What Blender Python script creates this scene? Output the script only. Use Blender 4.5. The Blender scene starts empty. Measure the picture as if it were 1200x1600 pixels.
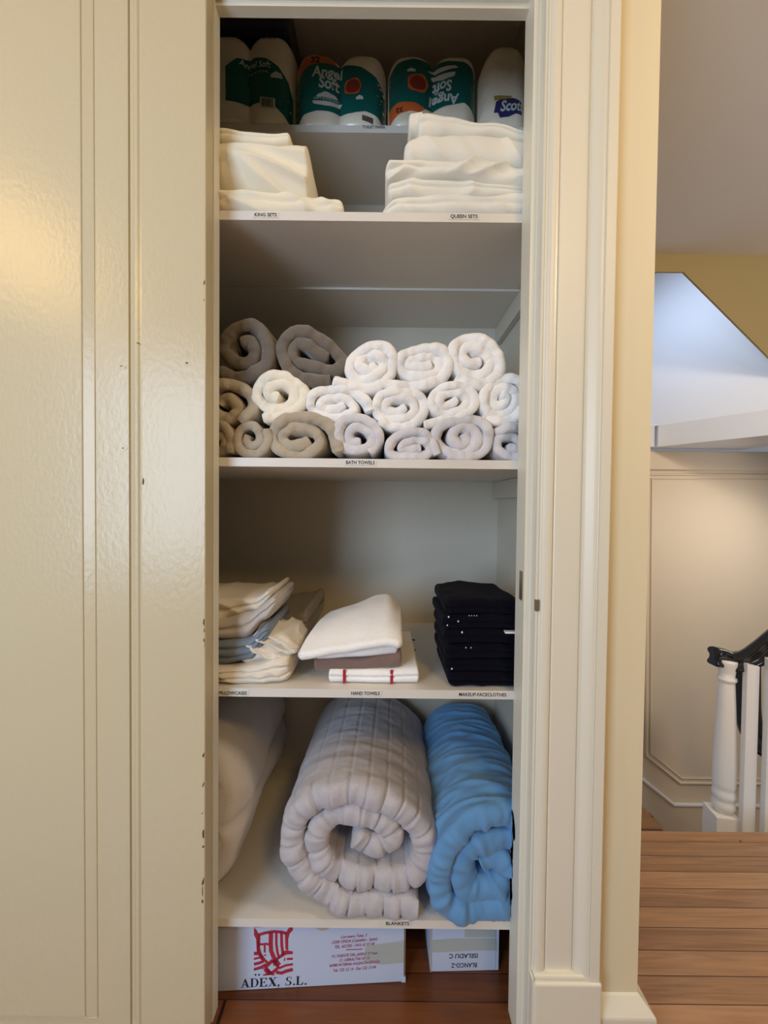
import bpy, bmesh, math, random
from mathutils import Vector, Matrix, noise
PI = math.pi
sc = bpy.context.scene
C = sc.collection

# ------------------------------------------------------------------ camera
EYE = Vector((0, 0, 1.212))
F, PITCH, ROLL, YAW = 600.0, math.radians(1.14), math.radians(0.61), math.radians(0.0)
cam = bpy.data.cameras.new('camera'); cam.sensor_fit = 'HORIZONTAL'; cam.sensor_width = 36; cam.lens = 36*F/1200
cam.clip_start = 0.02
co = bpy.data.objects.new('camera', cam); C.objects.link(co)
RM = Matrix.Rotation(-YAW, 3, 'Z') @ Matrix.Rotation(PI/2-PITCH, 3, 'X') @ Matrix.Rotation(ROLL, 3, 'Z')
co.matrix_world = Matrix.Translation(EYE) @ RM.to_4x4()
sc.camera = co

def at(px, py, Y):
    """world point on the vertical plane at depth Y seen at pixel px, py of the 1200x1600 frame"""
    d = RM @ Vector(((px-600)/F, -(py-800)/F, -1))
    return EYE + d*(Y/d.y)

# ------------------------------------------------------------------ world, lights, exposure
w = bpy.data.worlds.new('world'); sc.world = w; w.use_nodes = True
w.node_tree.nodes['Background'].inputs[0].default_value = (0.85, 0.88, 1.0, 1)
w.node_tree.nodes['Background'].inputs[1].default_value = 0.25
sc.view_settings.view_transform = 'Standard'; sc.view_settings.look = 'None'
sc.view_settings.exposure = -0.08; sc.view_settings.gamma = 1
sc.view_settings.use_curve_mapping = False
sc.cycles.max_bounces = 8; sc.cycles.diffuse_bounces = 5

def area(name, loc, target, sx, sy, power, col, spread=180):
    l = bpy.data.lights.new(name, 'AREA'); l.shape = 'RECTANGLE'; l.size = sx; l.size_y = sy
    l.energy = power; l.color = col; l.spread = math.radians(spread)
    o = bpy.data.objects.new(name, l); C.objects.link(o); o.location = loc
    o.rotation_euler = (Vector(target)-Vector(loc)).to_track_quat('-Z', 'Y').to_euler()
    return o
area('hall_window_daylight', (-1.55, -1.35, 1.45), (0.0, 1.2, 1.0), 0.9, 1.5, 57, (0.63, 0.79, 1.0))
area('ceiling_lamp_glow', (-1.95, -0.45, 2.55), (-0.2, 0.9, 1.3), 0.5, 0.5, 11, (1.0, 0.60, 0.18))
area('hall_ceiling_lamp', (0.75, -0.9, 2.66), (0.75, 0.3, 0.8), 0.4, 0.4, 16, (1.0, 0.62, 0.20))
area('stair_window_daylight', (1.75, 2.58, 3.12), (2.35, 2.75, 2.1), .5, .5, 5.5, (0.66, 0.79, 1.0), 150)
area('added_stair_fill', (2.75, 2.25, 1.15), (2.1, 3.0, 0.35), 0.6, 0.6, 4.5, (1.0, 0.88, 0.76))  # added fill under the bulkhead to brighten the far wall, no known fixture
area('added_landing_fill', (1.9, 0.2, 2.6), (2.0, 3.0, 0.6), 0.5, 0.5, 34, (1.0, 0.84, 0.64))  # added fill that lifts the stair header and ceiling, not a known lamp

# ------------------------------------------------------------------ materials
def mat(name, col, rough=0.6, spec=0.5, sheen=0.0, bump=None, var=None, metal=0.0, coat=0.0):
    m = bpy.data.materials.new(name); m.use_nodes = True
    nt = m.node_tree; b = nt.nodes['Principled BSDF']
    b.inputs['Base Color'].default_value = (*col, 1); b.inputs['Roughness'].default_value = rough
    b.inputs['Specular IOR Level'].default_value = spec; b.inputs['Metallic'].default_value = metal
    b.inputs['Coat Weight'].default_value = coat
    if sheen:
        b.inputs['Sheen Weight'].default_value = sheen; b.inputs['Sheen Roughness'].default_value = 0.5
    tc = nt.nodes.new('ShaderNodeTexCoord')
    if bump:
        sca, stren, dist = bump[:3]
        n = nt.nodes.new('ShaderNodeTexNoise'); n.inputs['Scale'].default_value = sca; n.inputs['Detail'].default_value = 5
        mp = nt.nodes.new('ShaderNodeMapping')
        if len(bump) > 3: mp.inputs['Scale'].default_value = bump[3]
        nt.links.new(tc.outputs['Object'], mp.inputs[0]); nt.links.new(mp.outputs[0], n.inputs['Vector'])
        bp = nt.nodes.new('ShaderNodeBump'); bp.inputs['Strength'].default_value = stren; bp.inputs['Distance'].default_value = dist
        nt.links.new(n.outputs['Fac'], bp.inputs['Height']); nt.links.new(bp.outputs[0], b.inputs['Normal'])
    if var:
        sca, amt = var
        n = nt.nodes.new('ShaderNodeTexNoise'); n.inputs['Scale'].default_value = sca; n.inputs['Detail'].default_value = 3
        nt.links.new(tc.outputs['Object'], n.inputs['Vector'])
        r = nt.nodes.new('ShaderNodeMapRange'); r.inputs[1].default_value = .3; r.inputs[2].default_value = .7
        r.inputs[3].default_value = 1-amt; r.inputs[4].default_value = 1+amt
        mx = nt.nodes.new('ShaderNodeVectorMath'); mx.operation = 'SCALE'; mx.inputs[0].default_value = col
        nt.links.new(n.outputs['Fac'], r.inputs[0]); nt.links.new(r.outputs[0], mx.inputs['Scale'])
        nt.links.new(mx.outputs[0], b.inputs['Base Color'])
    return m

def wood(name, c1, c2, plank=0.057, rough=0.33, axis='Y', length=0.9):
    """boards running along x, one board every `plank` metres of `axis`; seams and per-board tone"""
    m = bpy.data.materials.new(name); m.use_nodes = True
    nt = m.node_tree; L = nt.links; b = nt.nodes['Principled BSDF']; b.inputs['Roughness'].default_value = rough
    N = lambda t: nt.nodes.new('ShaderNode'+t)
    tc = N('TexCoord'); sp = N('SeparateXYZ'); L.new(tc.outputs['Object'], sp.inputs[0])
    def M(op, a, bb=None):
        n = N('Math'); n.operation = op
        for i, v in enumerate((a, bb)):
            if v is None: continue
            if isinstance(v, (int, float)): n.inputs[i].default_value = v
            else: L.new(v, n.inputs[i])
        return n.outputs[0]
    q = M('DIVIDE', sp.outputs[axis], plank); fl = M('FLOOR', q); fr = M('FRACT', q)
    wn = N('TexWhiteNoise'); wn.noise_dimensions = '1D'; L.new(fl, wn.inputs['W'])
    xo = M('ADD', sp.outputs['X'], M('MULTIPLY', wn.outputs['Value'], 3.1))
    q2 = M('DIVIDE', xo, length); fl2 = M('FLOOR', q2); fr2 = M('FRACT', q2)
    wn2 = N('TexWhiteNoise'); wn2.noise_dimensions = '2D'; cb = N('CombineXYZ'); L.new(fl, cb.inputs[0]); L.new(fl2, cb.inputs[1]); L.new(cb.outputs[0], wn2.inputs['Vector'])
    gv = N('CombineXYZ'); L.new(M('MULTIPLY', xo, 3.0), gv.inputs[0]); L.new(M('MULTIPLY', sp.outputs[axis], 55), gv.inputs[1]); L.new(M('MULTIPLY', wn2.outputs['Value'], 30), gv.inputs[2])
    n = N('TexNoise'); n.inputs['Scale'].default_value = 1.0; n.inputs['Detail'].default_value = 6; n.inputs['Distortion'].default_value = 1.2
    L.new(gv.outputs[0], n.inputs['Vector'])
    f = M('ADD', M('MULTIPLY', n.outputs['Fac'], 0.75), M('MULTIPLY', wn2.outputs['Value'], 0.55))
    cr = N('ValToRGB'); cr.color_ramp.elements[0].position = .25; cr.color_ramp.elements[0].color = (*c1, 1)
    cr.color_ramp.elements[1].position = .95; cr.color_ramp.elements[1].color = (*c2, 1); L.new(f, cr.inputs[0])
    seam = M('MULTIPLY', M('GREATER_THAN', fr, 0.035), M('GREATER_THAN', fr2, 0.003))
    mx = N('Mix'); mx.data_type = 'RGBA'; mx.inputs[6].default_value = (c1[0]*.35, c1[1]*.3, c1[2]*.3, 1)
    L.new(seam, mx.inputs[0]); L.new(cr.outputs[0], mx.inputs[7]); L.new(mx.outputs[2], b.inputs['Base Color'])
    bp = N('Bump'); bp.inputs['Strength'].default_value = .25; bp.inputs['Distance'].default_value = .001
    L.new(M('ADD', n.outputs['Fac'], seam), bp.inputs['Height']); L.new(bp.outputs[0], b.inputs['Normal'])
    return m

CREAM = (0.58, 0.505, 0.335)
M_door = mat('gloss_cream_paint', CREAM, 0.26, 0.38, bump=(110, .40, .002, (1, 1, .6)))
M_trim = mat('trim_cream_paint', (0.76, 0.73, 0.61), 0.38, bump=(60, .08, .002))
M_wall = mat('wall_cream_paint', (0.76, 0.67, 0.46), 0.7, bump=(40, .05, .002))
M_hall = mat('hall_wall_paint', (0.26, 0.22, 0.16), .8)  # unseen walls, toned dark to cut the light they bounce back
M_closet = mat('closet_paint', (0.58, 0.54, 0.45), 0.55, bump=(50, .08, .002))
M_shelf = mat('shelf_paint', (0.70, 0.675, 0.62), 0.45, bump=(50, .08, .001))
M_ceil = mat('ceiling_plaster', (0.74, 0.69, 0.63), 0.9, bump=(30, .05, .002))
M_tan = mat('tan_wall_paint', (0.33, 0.26, 0.12), 0.8, bump=(40, .05, .002))
M_stairwall = mat('stairwell_paint', (0.76, 0.68, 0.56), 0.6, bump=(40, .05, .002))
M_blue = mat('stairwell_white_paint', (0.80, 0.84, 0.92), 0.7, bump=(40, .05, .002))
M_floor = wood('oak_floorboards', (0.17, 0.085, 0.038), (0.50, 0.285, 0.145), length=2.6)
M_floorc = wood('shaded_closet_floorboards', (0.065, 0.018, 0.005), (0.19, 0.065, 0.018), length=2.6)  # same floor in shade, the shade put into darker, redder board colours
M_tread = wood('oak_tread', (0.16, 0.07, 0.03), (0.36, 0.19, 0.09), plank=.3)
M_nosing = wood('oak_nosing', (0.26, 0.13, 0.06), (0.50, 0.28, 0.14), plank=3.0)
M_white = mat('white_gloss_paint', (0.86, 0.86, 0.86), 0.3)
M_black = mat('black_lacquered_rail', (0.010, 0.011, 0.014), 0.13, 0.6)
M_metal = mat('worn_brass', (0.45, 0.40, 0.30), 0.35, metal=.8)
M_chip = mat('bare_wood_chip', (0.10, 0.055, 0.03), 0.8)
M_ink = mat('black_ink', (0.012, 0.012, 0.014), 0.6)
M_tape = mat('label_tape', (0.70, 0.69, 0.64), 0.35)
TB = (300, .6, .0035)
M_twhite = mat('white_terry', (0.90, 0.90, 0.89), 1, .2, .4, TB, (9, .05))
M_tcream = mat('cream_terry', (0.88, 0.83, 0.70), 1, .2, .4, TB, (9, .05))
M_tbeige = mat('beige_terry', (0.44, 0.38, 0.29), 1, .2, .4, TB, (9, .06))
M_tlav = mat('pale_grey_terry', (0.66, 0.65, 0.68), 1, .2, .4, TB, (9, .06))
M_ttaupe = mat('taupe_terry', (0.16, 0.135, 0.11), 1, .2, .4, TB, (9, .06))
M_tbrown = mat('brown_terry', (0.21, 0.14, 0.12), 1, .2, .4, TB, (9, .06))
M_navy = mat('navy_velour', (0.003, 0.003, 0.009), .9, .1, .02, (200, .9, .004))
M_sheet = mat('white_cotton', (0.82, 0.77, 0.62), .9, .25, .15, (160, .25, .002, (1, 1, 1)))
M_sheetq = mat('cool_white_cotton', (0.80, 0.79, 0.71), .9, .25, .15, (160, .25, .002))
M_pcase = mat('ivory_cotton', (0.74, 0.68, 0.58), .9, .25, .15, (160, .25, .002))
M_pgrey = mat('warm_grey_cotton', (0.50, 0.46, 0.42), .9, .25, .15, (160, .25, .002))
M_pblue = mat('slate_blue_cotton', (0.20, 0.25, 0.32), .9, .25, .15, (160, .25, .002))
M_ptaupe = mat('taupe_cotton', (0.30, 0.26, 0.21), .9, .25, .15, (160, .25, .002))
M_duvet = mat('white_duvet_cotton', (0.62, 0.59, 0.56), .95, .25, .2, (120, .3, .003))
M_quilt = mat('grey_linen', (0.46, 0.445, 0.475), .95, .2, .3, (260, .6, .002), (40, .06))
M_blueq = mat('sky_blue_cotton', (0.115, 0.29, 0.54), .75, .35, .2, (90, .2, .003))
M_card = mat('white_cardboard', (0.53, 0.61, 0.80), .75, .3, bump=(90, .15, .001))
M_cardside = mat('raw_cardboard', (0.46, 0.41, 0.34), .85)
M_red = mat('red_print', (0.42, 0.02, 0.05), .7)
M_redtext = mat('faded_red_print', (0.36, 0.07, 0.16), .7)
M_ptape = mat('aged_packing_tape', (0.43, 0.50, 0.50), .3, coat=.4, bump=(40, .4, .002))
M_plast = mat('white_plastic_wrap', (0.84, 0.77, 0.63), .28, .6, bump=(28, .5, .006), coat=.3)
M_teal = mat('teal_print', (0.004, 0.11, 0.10), .3, .5)
M_seal = mat('seal_print', (0.22, 0.03, 0.015), .3)
M_orange = mat('orange_print', (0.62, 0.13, 0.03), .3)
M_logo = mat('pale_print', (0.55, 0.62, 0.60), .4)
M_cloud = mat('cloud_print', (0.60, 0.62, 0.58), .4)
M_navyp = mat('navy_package', (0.012, 0.016, 0.04), .3)
M_purple = mat('violet_print', (0.035, 0.03, 0.14), .35)
M_gold = mat('gold_print', (0.35, 0.24, 0.05), .35)
M_redst = mat('red_stripe', (0.38, 0.015, 0.04), .9)
M_brst = mat('dark_check_stripe', (0.12, 0.05, 0.05), .9)

# ------------------------------------------------------------------ helpers
def link(name, me, m=None, parent=None, smooth=False):
    o = bpy.data.objects.new(name, me); C.objects.link(o)
    if m: me.materials.append(m)
    if parent: o.parent = parent
    if smooth:
        me.polygons.foreach_set('use_smooth', [True]*len(me.polygons))
    return o

def obj(name, bm, m=None, parent=None, smooth=False, recalc=True):
    if recalc: bmesh.ops.recalc_face_normals(bm, faces=bm.faces)
    me = bpy.data.meshes.new(name); bm.to_mesh(me); bm.free()
    return link(name, me, m, parent, smooth)

def bx(bm, x0, x1, y0, y1, z0, z1, bev=0.0):
    vs = [bm.verts.new((x, y, z)) for x in (x0, x1) for y in (y0, y1) for z in (z0, z1)]
    fs = [bm.faces.new([vs[i] for i in f]) for f in ((0,1,3,2),(4,6,7,5),(0,4,5,1),(2,3,7,6),(0,2,6,4),(1,5,7,3))]
    if bev:
        es = set(e for f in fs for e in f.edges)
        bmesh.ops.bevel(bm, geom=list(es), offset=bev, segments=2, profile=.5, affect='EDGES')
    return bm

def box(name, x0, x1, y0, y1, z0, z1, m, parent=None, bev=0.0):
    return obj(name, bx(bmesh.new(), x0, x1, y0, y1, z0, z1, bev), m, parent)

def prism(name, pts, z0, z1, m, parent=None, axis='z'):
    """closed polygon pts extruded along an axis"""
    bm = bmesh.new()
    def P(p, h):
        return (p[0], p[1], h) if axis == 'z' else ((p[0], h, p[1]) if axis == 'y' else (h, p[0], p[1]))
    a = [bm.verts.new(P(p, z0)) for p in pts]; b = [bm.verts.new(P(p, z1)) for p in pts]
    n = len(pts)
    for i in range(n): bm.faces.new((a[i], a[(i+1) % n], b[(i+1) % n], b[i]))
    bm.faces.new(a[::-1]); bm.faces.new(b)
    return obj(name, bm, m, parent)

def struct(o): o['kind'] = 'structure'; return o
def tag(o, label, cat, group=None, kind=None):
    o['label'] = label; o['category'] = cat
    if group: o['group'] = group
    if kind: o['kind'] = kind
    return o
def empty(name, loc):
    o = bpy.data.objects.new(name, None); C.objects.link(o); o.location = loc; o.empty_display_size = .05
    return o
def keep(o, parent):
    """parent o while leaving its geometry (built in world space) where it is"""
    o.parent = parent; o.matrix_parent_inverse = Matrix.Translation(-parent.location); return o

def interp(keys, x):
    if x <= keys[0][0]: return keys[0][1]
    for (a, va), (b, vb) in zip(keys, keys[1:]):
        if x <= b:
            t = (x-a)/(b-a); t = t*t*(3-2*t); return va+(vb-va)*t
    return keys[-1][1]

def nz(x, y, z): return noise.noise(Vector((x, y, z)))

def grid_mesh(name, P, nu, nv, m, closed_v=False, parent=None, caps=False):
    vs = [tuple(P(i, j)) for i in range(nu) for j in range(nv)]
    fs = []
    jj = nv if closed_v else nv-1
    for i in range(nu-1):
        for j in range(jj):
            k = (j+1) % nv
            fs.append((i*nv+j, i*nv+k, (i+1)*nv+k, (i+1)*nv+j))
    if caps:
        fs.append(tuple(range(nv))[::-1]); fs.append(tuple((nu-1)*nv+j for j in range(nv)))
    me = bpy.data.meshes.new(name); me.from_pydata(vs, [], fs)
    bm = bmesh.new(); bm.from_mesh(me); bmesh.ops.recalc_face_normals(bm, faces=bm.faces); bm.to_mesh(me); bm.free()
    return link(name, me, m, parent, True)

def text_bm(s, size, bold=0.0, shear=0.0, align='CENTER', spacing=1.0, line=1.0):
    cu = bpy.data.curves.new('t', 'FONT'); cu.body = s; cu.size = size; cu.shear = shear; cu.align_x = align; cu.align_y = 'CENTER'
    cu.space_character = spacing; cu.offset = bold; cu.space_line = line; cu.resolution_u = 3
    o = bpy.data.objects.new('t', cu); C.objects.link(o)
    dg = bpy.context.evaluated_depsgraph_get(); me = bpy.data.meshes.new_from_object(o.evaluated_get(dg))
    bpy.data.objects.remove(o); bpy.data.curves.remove(cu)
    bm = bmesh.new(); bm.from_mesh(me); bpy.data.meshes.remove(me)
    return bm

def decal(name, bm, m, parent, place, th=0.0006, cut=0.0):
    """flat 2-D shape (x, y of the bmesh) laid on a surface through place(u, v, lift)"""
    if cut:
        for _ in range(4):
            es = [e for e in bm.edges if e.calc_length() > cut]
            if not es: break
            bmesh.ops.subdivide_edges(bm, edges=es, cuts=1, use_grid_fill=False)
            bmesh.ops.triangulate(bm, faces=[f for f in bm.faces if len(f.verts) > 4])
    for v in bm.verts: v.co = place(v.co.x, v.co.y, th)
    return obj(name, bm, m, parent, recalc=False)

def poly_bm(*polys):
    bm = bmesh.new()
    for p in polys:
        f = bm.faces.new([bm.verts.new((a, b, 0)) for a, b in p])
    bmesh.ops.triangulate(bm, faces=bm.faces)
    for f in bm.faces:
        if f.normal.z < 0: f.normal_flip()
    return bm

# ------------------------------------------------------------------ the room
CY, YS, YB = 0.835, 0.90, 1.42         # wall face, shelf fronts, closet back wall
XL, XR = -0.387, 0.3115                # opening between the jambs
HZ = at(580, 22, YS).z
YE = EYE.z/(EYE.z-at(1100, 1298, 1.0).z)
CEIL = 2.75
struct(prism('floor', [(-3, -1.6), (4.2, -1.6), (4.2, YE-.04), (.462, YE-.04), (.462, .90), (.4, .865), (-3, .865)], -0.05, 0, M_floor))
n_ = struct(box('trim_stair_nosing', 0.577, 4.2, YE-.04, YE, -0.045, 0.0005, M_nosing, bev=.008)); n_.name = 'trim_9'
struct(box('wall_header', XL-.02, XR+.02, CY+.01, YS, HZ, CEIL, M_trim))
struct(box('trim_8', XL, XR, .878, .8995, HZ-.012, HZ, M_trim))
struct(box('ceiling', -3.0, 4.2, -1.6, 2.4, CEIL, CEIL+.05, M_ceil))
struct(box('wall_back', -.70, .46, YB, YB+.04, 0, CEIL, M_closet))
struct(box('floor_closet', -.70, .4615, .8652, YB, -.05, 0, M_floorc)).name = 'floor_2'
struct(box('wall_closet_left', -.70, -.66, YS, YB, 0, CEIL, M_closet)).name = 'wall_inner_left'
struct(box('wall_closet_right', .42, .46, YS, YB, 0, CEIL, M_closet)).name = 'wall_inner_right'
struct(box('wall_left', -3.0, XL-.04, CY+.035, YS, 0, CEIL, M_wall))
struct(box('wall_far_left', -3.05, -3.0, -1.6, .9, 0, CEIL, M_hall)).name = 'wall_hall_left'
struct(box('wall_behind', -3.0, 4.2, -1.65, -1.6, 0, CEIL, M_hall)).name = 'wall_hall_rear'
struct(prism('wall_right', [(.4706, CY), (.576, CY), (.576, 2.3), (.461, 2.3), (.461, YS+.001), (.4706, YS+.001)], 0, CEIL, M_wall))
struct(box('trim_left_jamb', XL-.04, XL, CY+.036, YS, 0, CEIL, M_trim)).name = 'trim_2'
# vertical corner board inside the closet, up on the top shelf
a = at(449, 60, YB-.02); b = at(474, 60, YB-.02)
struct(box('trim_3', a.x, b.x, YB-.022, YB, 2.34, CEIL, M_closet))

# right jamb + casing, one moulded profile (x, y) run up the wall
prof = [(XR, YS), (XR, .846), (.3125, .845), (.3235, .845), (.3245, .844), (.3245, .815), (.326, .813), (.3285, .8125), (.3300, .8145), (.3318, .8145)]
for k in range(9):
    t = PI*k/8; prof.append((.3455-.0115*math.cos(t), .8125-.0065*math.sin(t)))
prof += [(.3578, .8150), (.3600, .8125), (.3615, .8115), (.4150, .8115), (.4170, .8125), (.4185, .8150), (.4200, .8150)]
for k in range(8):
    t = k/7; prof.append((.421+.024*t, .812-.013*math.sin(t*PI/2)**1.5))
prof += [(.4465, .7980), (.4475, .8005), (.4490, .8005), (.4500, .7975), (.4680, .7965), (.4700, .7980), (.4705, CY), (.4705, .86), (.34, YS)]
jc = struct(prism('trim_1', prof, 0, CEIL, M_trim))
sp_ = box('strike_plate', XR-.0015, XR+.001, .853, .872, 1.00, 1.065, M_metal, jc)
a = at(838, 945, .815)
box('latch_catch', a.x-.004, a.x+.004, .8095, .816, a.z-.012, a.z+.012, M_metal, jc)
# plinth block
pl = bmesh.new(); PT = at(880, 1528, .797).z
bx(pl, .3255, .3300, .797, CY, 0, PT-.004); bx(pl, .3300, .4735, .793, CY, 0, PT-.010, .004); bx(pl, .331, .4715, .799, .83, PT-.012, PT, .004)
struct(obj('trim_4', pl, M_trim))
# baseboard with sloped cap wrapping the outer corner
def base_ring(z, o): return [(.4735, CY-o), (.576+o, CY-o), (.576+o, 1.38)]
bmm = bmesh.new()
BT = at(970, 1550, CY).z
lv = [(0, .026), (BT-.030, .026), (BT-.026, .025), (BT-.003, .004), (BT, .0)]
rows = [[bmm.verts.new((x, y, z)) for x, y in base_ring(z, o)] for z, o in lv]
for r0, r1 in zip(rows, rows[1:]):
    for i in range(2): bmm.faces.new((r0[i], r0[i+1], r1[i+1], r1[i]))
struct(obj('baseboard_right', bmm, M_trim))

# ------------------------------------------------------------------ open panelled door, folded back on the left
def panel_loops(bm, x0, x1, z0, z1, steps, kz=1.0):
    rings = []
    for ins, y in steps:
        rings.append([bm.verts.new(p) for p in ((x0+ins, y, z0+ins*kz), (x1-ins, y, z0+ins*kz), (x1-ins, y, z1-ins*kz), (x0+ins, y, z1-ins*kz))])
    for r0, r1 in zip(rings, rings[1:]):
        for i in range(4): bm.faces.new((r0[i], r0[(i+1) % 4], r1[(i+1) % 4], r1[i]))
    return rings
DX0, DX1 = -1.33, XL-.0015
PX1 = at(222, 790, CY).x; PX0 = DX0+.14; PZ0 = .020; PZK = (at(137, 1590, CY).z-PZ0)/(PX1-at(128, 790, CY).x)
dbm = bmesh.new()
rings = panel_loops(dbm, DX0, DX1, .008, 2.52, [(0, CY+.033), (0, CY+.0015), (.0015, CY)])
inner = [dbm.verts.new(p) for p in ((PX0, CY, PZ0), (PX1, CY, PZ0), (PX1, CY, 2.46), (PX0, CY, 2.46))]
for i in range(4): dbm.faces.new((rings[-1][i], rings[-1][(i+1) % 4], inner[(i+1) % 4], inner[i]))
dbm.faces.new(rings[0])
door = struct(obj('door_1', dbm, M_door))
s1 = PX1-at(199, 790, CY).x; s2 = PX1-at(146, 790, CY).x; s3 = PX1-at(128, 790, CY).x
pbm = bmesh.new()
rr = panel_loops(pbm, PX0, PX1, PZ0, 2.46, [(0, CY), (.001, CY+.003), (.006, CY+.0035), (.010, CY+.001), (.016, CY+.0014), (.022, CY+.006),
    (s1-.003, CY+.0085), (s1, CY+.0115), (s1+.0015, CY+.0075), (s2-.0015, CY+.0065), (s2, CY+.0045), (s2+.002, CY+.0065), (s3-.001, CY+.0035), (s3, CY+.0015), (s3+.0015, CY+.001)], PZK)
pbm.faces.new(rr[-1])
obj('raised_panel', pbm, M_door, door)
# chipped paint down the door edge (marks with their own outline)
random.seed(5)
for px, py, ww, hh, sl in ((319.5, 441, 2.2, 9, 2), (319, 469, 2, 3, 0), (319, 972, 4, 14, 0), (320, 984, 3.5, 9, 1), (319, 1000, 3, 7, -1), (320, 1007, 2, 20, 0), (318, 1180, 4, 8, 2),
    (321, 1186, 3, 10, 0), (318, 1225, 2, 12, 5), (321, 1251, 3, 9, 0), (316, 1271, 2, 3, 0), (318, 1303, 4.5, 16, 1), (318, 1323, 5, 4, 0), (321, 1330, 2, 24, 0), (321, 1349, 3, 9, 0),
    (318, 1376, 4.5, 16, 5), (316.5, 1392, 1.5, 18, 0), (316.5, 1408, 3, 8, 0), (190, 572, 4, 2.5, 2), (216, 536, 5, 2, -2), (292, 567, 5, 3, 0), (224, 752, 3, 14, 1), (192, 700, 3, 3, 0)):
    n = 9; pts = []
    faint = px < 300
    for i in range(n):
        t = 2*PI*i/n; k = .62+.45*random.random()
        x = math.cos(t)*ww*.5*k; y = math.sin(t)*hh*.5*k
        p = at(px+x+sl*y/max(hh, 1)*-1, py+y, CY)
        pts.append((min(p.x, DX1-.0016), p.z))
    mm = M_chip
    b_ = poly_bm(pts)
    decal('paint_chip', b_, mm, door, lambda u, v, l: (u, CY-.0004+(.0 if not faint else 0), v))

# ------------------------------------------------------------------ stairwell to the right
def wall_y(name, pts_px, Y, m, th=.05, parent=None):
    pts = [(p.x, p.z) for p in (at(x, y, Y) for x, y in pts_px)]
    return prism(name, pts, Y, Y+th, m, parent, axis='y')
YF, YH = 3.0, 2.36
struct(wall_y('wall_front', [(940, 1500), (1500, 1500), (1500, 706), (940, 706)], YF, M_stairwall))
# header with the raking cut of the flight above
hp = [at(860, 424, YH), at(1068, 425, YH), at(1200, 557, YH), at(1420, 780, YH)]
struct(prism('wall_stair_header', [(hp[0].x, CEIL), (4.2, CEIL), (4.2, hp[3].z), (hp[3].x, hp[3].z), (hp[2].x, hp[2].z), (hp[1].x, hp[1].z), (hp[0].x, hp[0].z)], YH, YH+.012, M_tan, axis='y'))
# bulkhead: fascia, soffit and the white sloping surface above
zb = at(1200, 680, 2.40).z; zt = at(1200, 640, 2.40).z
Yb = lambda px: 2.40+(1200-px)/172*.52
fa = Vector((at(1028, 700, 2.90).x, 2.90)); fb = Vector((at(1200, 680, 2.40).x, 2.40)); d_ = (fb-fa)
fc = fb+d_*1.2
ff = fa-d_*.06
bk = bmesh.new()
def V3(b, p, z): return b.verts.new((p[0], p[1], z))
a0, a1, b0, b1 = V3(bk, fa, zb), V3(bk, fc, zb), V3(bk, fa, zt), V3(bk, fc, zt)
c0, c1 = bk.verts.new((fa.x, YF, zb)), bk.verts.new((fc.x, YF, zb)); d0, d1 = bk.verts.new((fa.x, YF, zt)), bk.verts.new((fc.x, YF, zt))
for f in ((a0, a1, b1, b0), (a0, c0, c1, a1), (b0, b1, d1, d0), (a0, b0, d0, c0), (a1, c1, d1, b1), (c0, d0, d1, c1)): bk.faces.new(f)
struct(obj('trim_bulkhead', bk, M_blue)).name = 'trim_5'
nrm = Vector((-d_.y, d_.x)).normalized(); nrm = nrm if nrm.y > 0 else -nrm
ub = bmesh.new(); f0, f1 = fa-d_*.55, fc; b0_, b1_ = f0+nrm*.42, f1+nrm*.42
ub.faces.new([ub.verts.new(p) for p in ((f0.x, f0.y, zt), (f1.x, f1.y, zt), (b1_.x, b1_.y, CEIL+.45), (b0_.x, b0_.y, CEIL+.45))])
us = bmesh.ops.extrude_face_region(ub, geom=ub.faces[:]); bmesh.ops.translate(ub, vec=(nrm.x*.04, nrm.y*.04, 0), verts=[v for v in us['geom'] if isinstance(v, bmesh.types.BMVert)])
struct(obj('wall_stair_upper', ub, M_blue))
gp = at(1000, 650, 2.86)
struct(prism('wall_stair_return', [(gp.x-.45, 2.62), (fa.x-.02, fa.y+.01), (fa.x-.02, fa.y+.09), (gp.x-.5, 2.9)], zb, zt, M_blue))
struct(box('trim_6', 1.2, 4.2, YF-.03, YF, at(1100, 735, YF).z, at(1100, 706, YF).z, M_stairwall, bev=.006))
# panel moulding on the far wall
def tube(name, pts, r, m, parent=None, closed=False, seg=8, flat=1.0):
    bm = bmesh.new(); rings = []
    n = len(pts)
    for i, p in enumerate(pts):
        p = Vector(p); a = Vector(pts[max(i-1, 0)]); b = Vector(pts[min(i+1, n-1)])
        if closed: a = Vector(pts[(i-1) % n]); b = Vector(pts[(i+1) % n])
        t = (b-a).normalized(); s = t.cross(Vector((0, 1, 0)))
        if s.length < 1e-3: s = t.cross(Vector((1, 0, 0)))
        s.normalize(); u = s.cross(t).normalized()
        rad = r[i] if isinstance(r, (list, tuple)) else r
        rings.append([bm.verts.new(p+s*math.cos(2*PI*k/seg)*rad+u*math.sin(2*PI*k/seg)*rad*flat) for k in range(seg)])
    for i in range(n if closed else n-1):
        r0, r1 = rings[i], rings[(i+1) % n]
        for k in range(seg): bm.faces.new((r0[k], r0[(k+1) % seg], r1[(k+1) % seg], r1[k]))
    if not closed: bm.faces.new(rings[0][::-1]); bm.faces.new(rings[-1])
    return obj(name, bm, m, parent, True)
mold = struct(tube('trim_7', [at(1012, 741, YF-.008), at(1009, 1180, YF-.008), at(1062, 1223, YF-.008), at(1400, 1227, YF-.008), at(1400, 744, YF-.008)], .012, M_stairwall, closed=True))
tube('inner_bead', [at(1019, 748, YF-.006), at(1016, 1176, YF-.006), at(1065, 1216, YF-.006), at(1393, 1219, YF-.006), at(1393, 751, YF-.006)], .006, M_stairwall, mold, closed=True)
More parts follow.
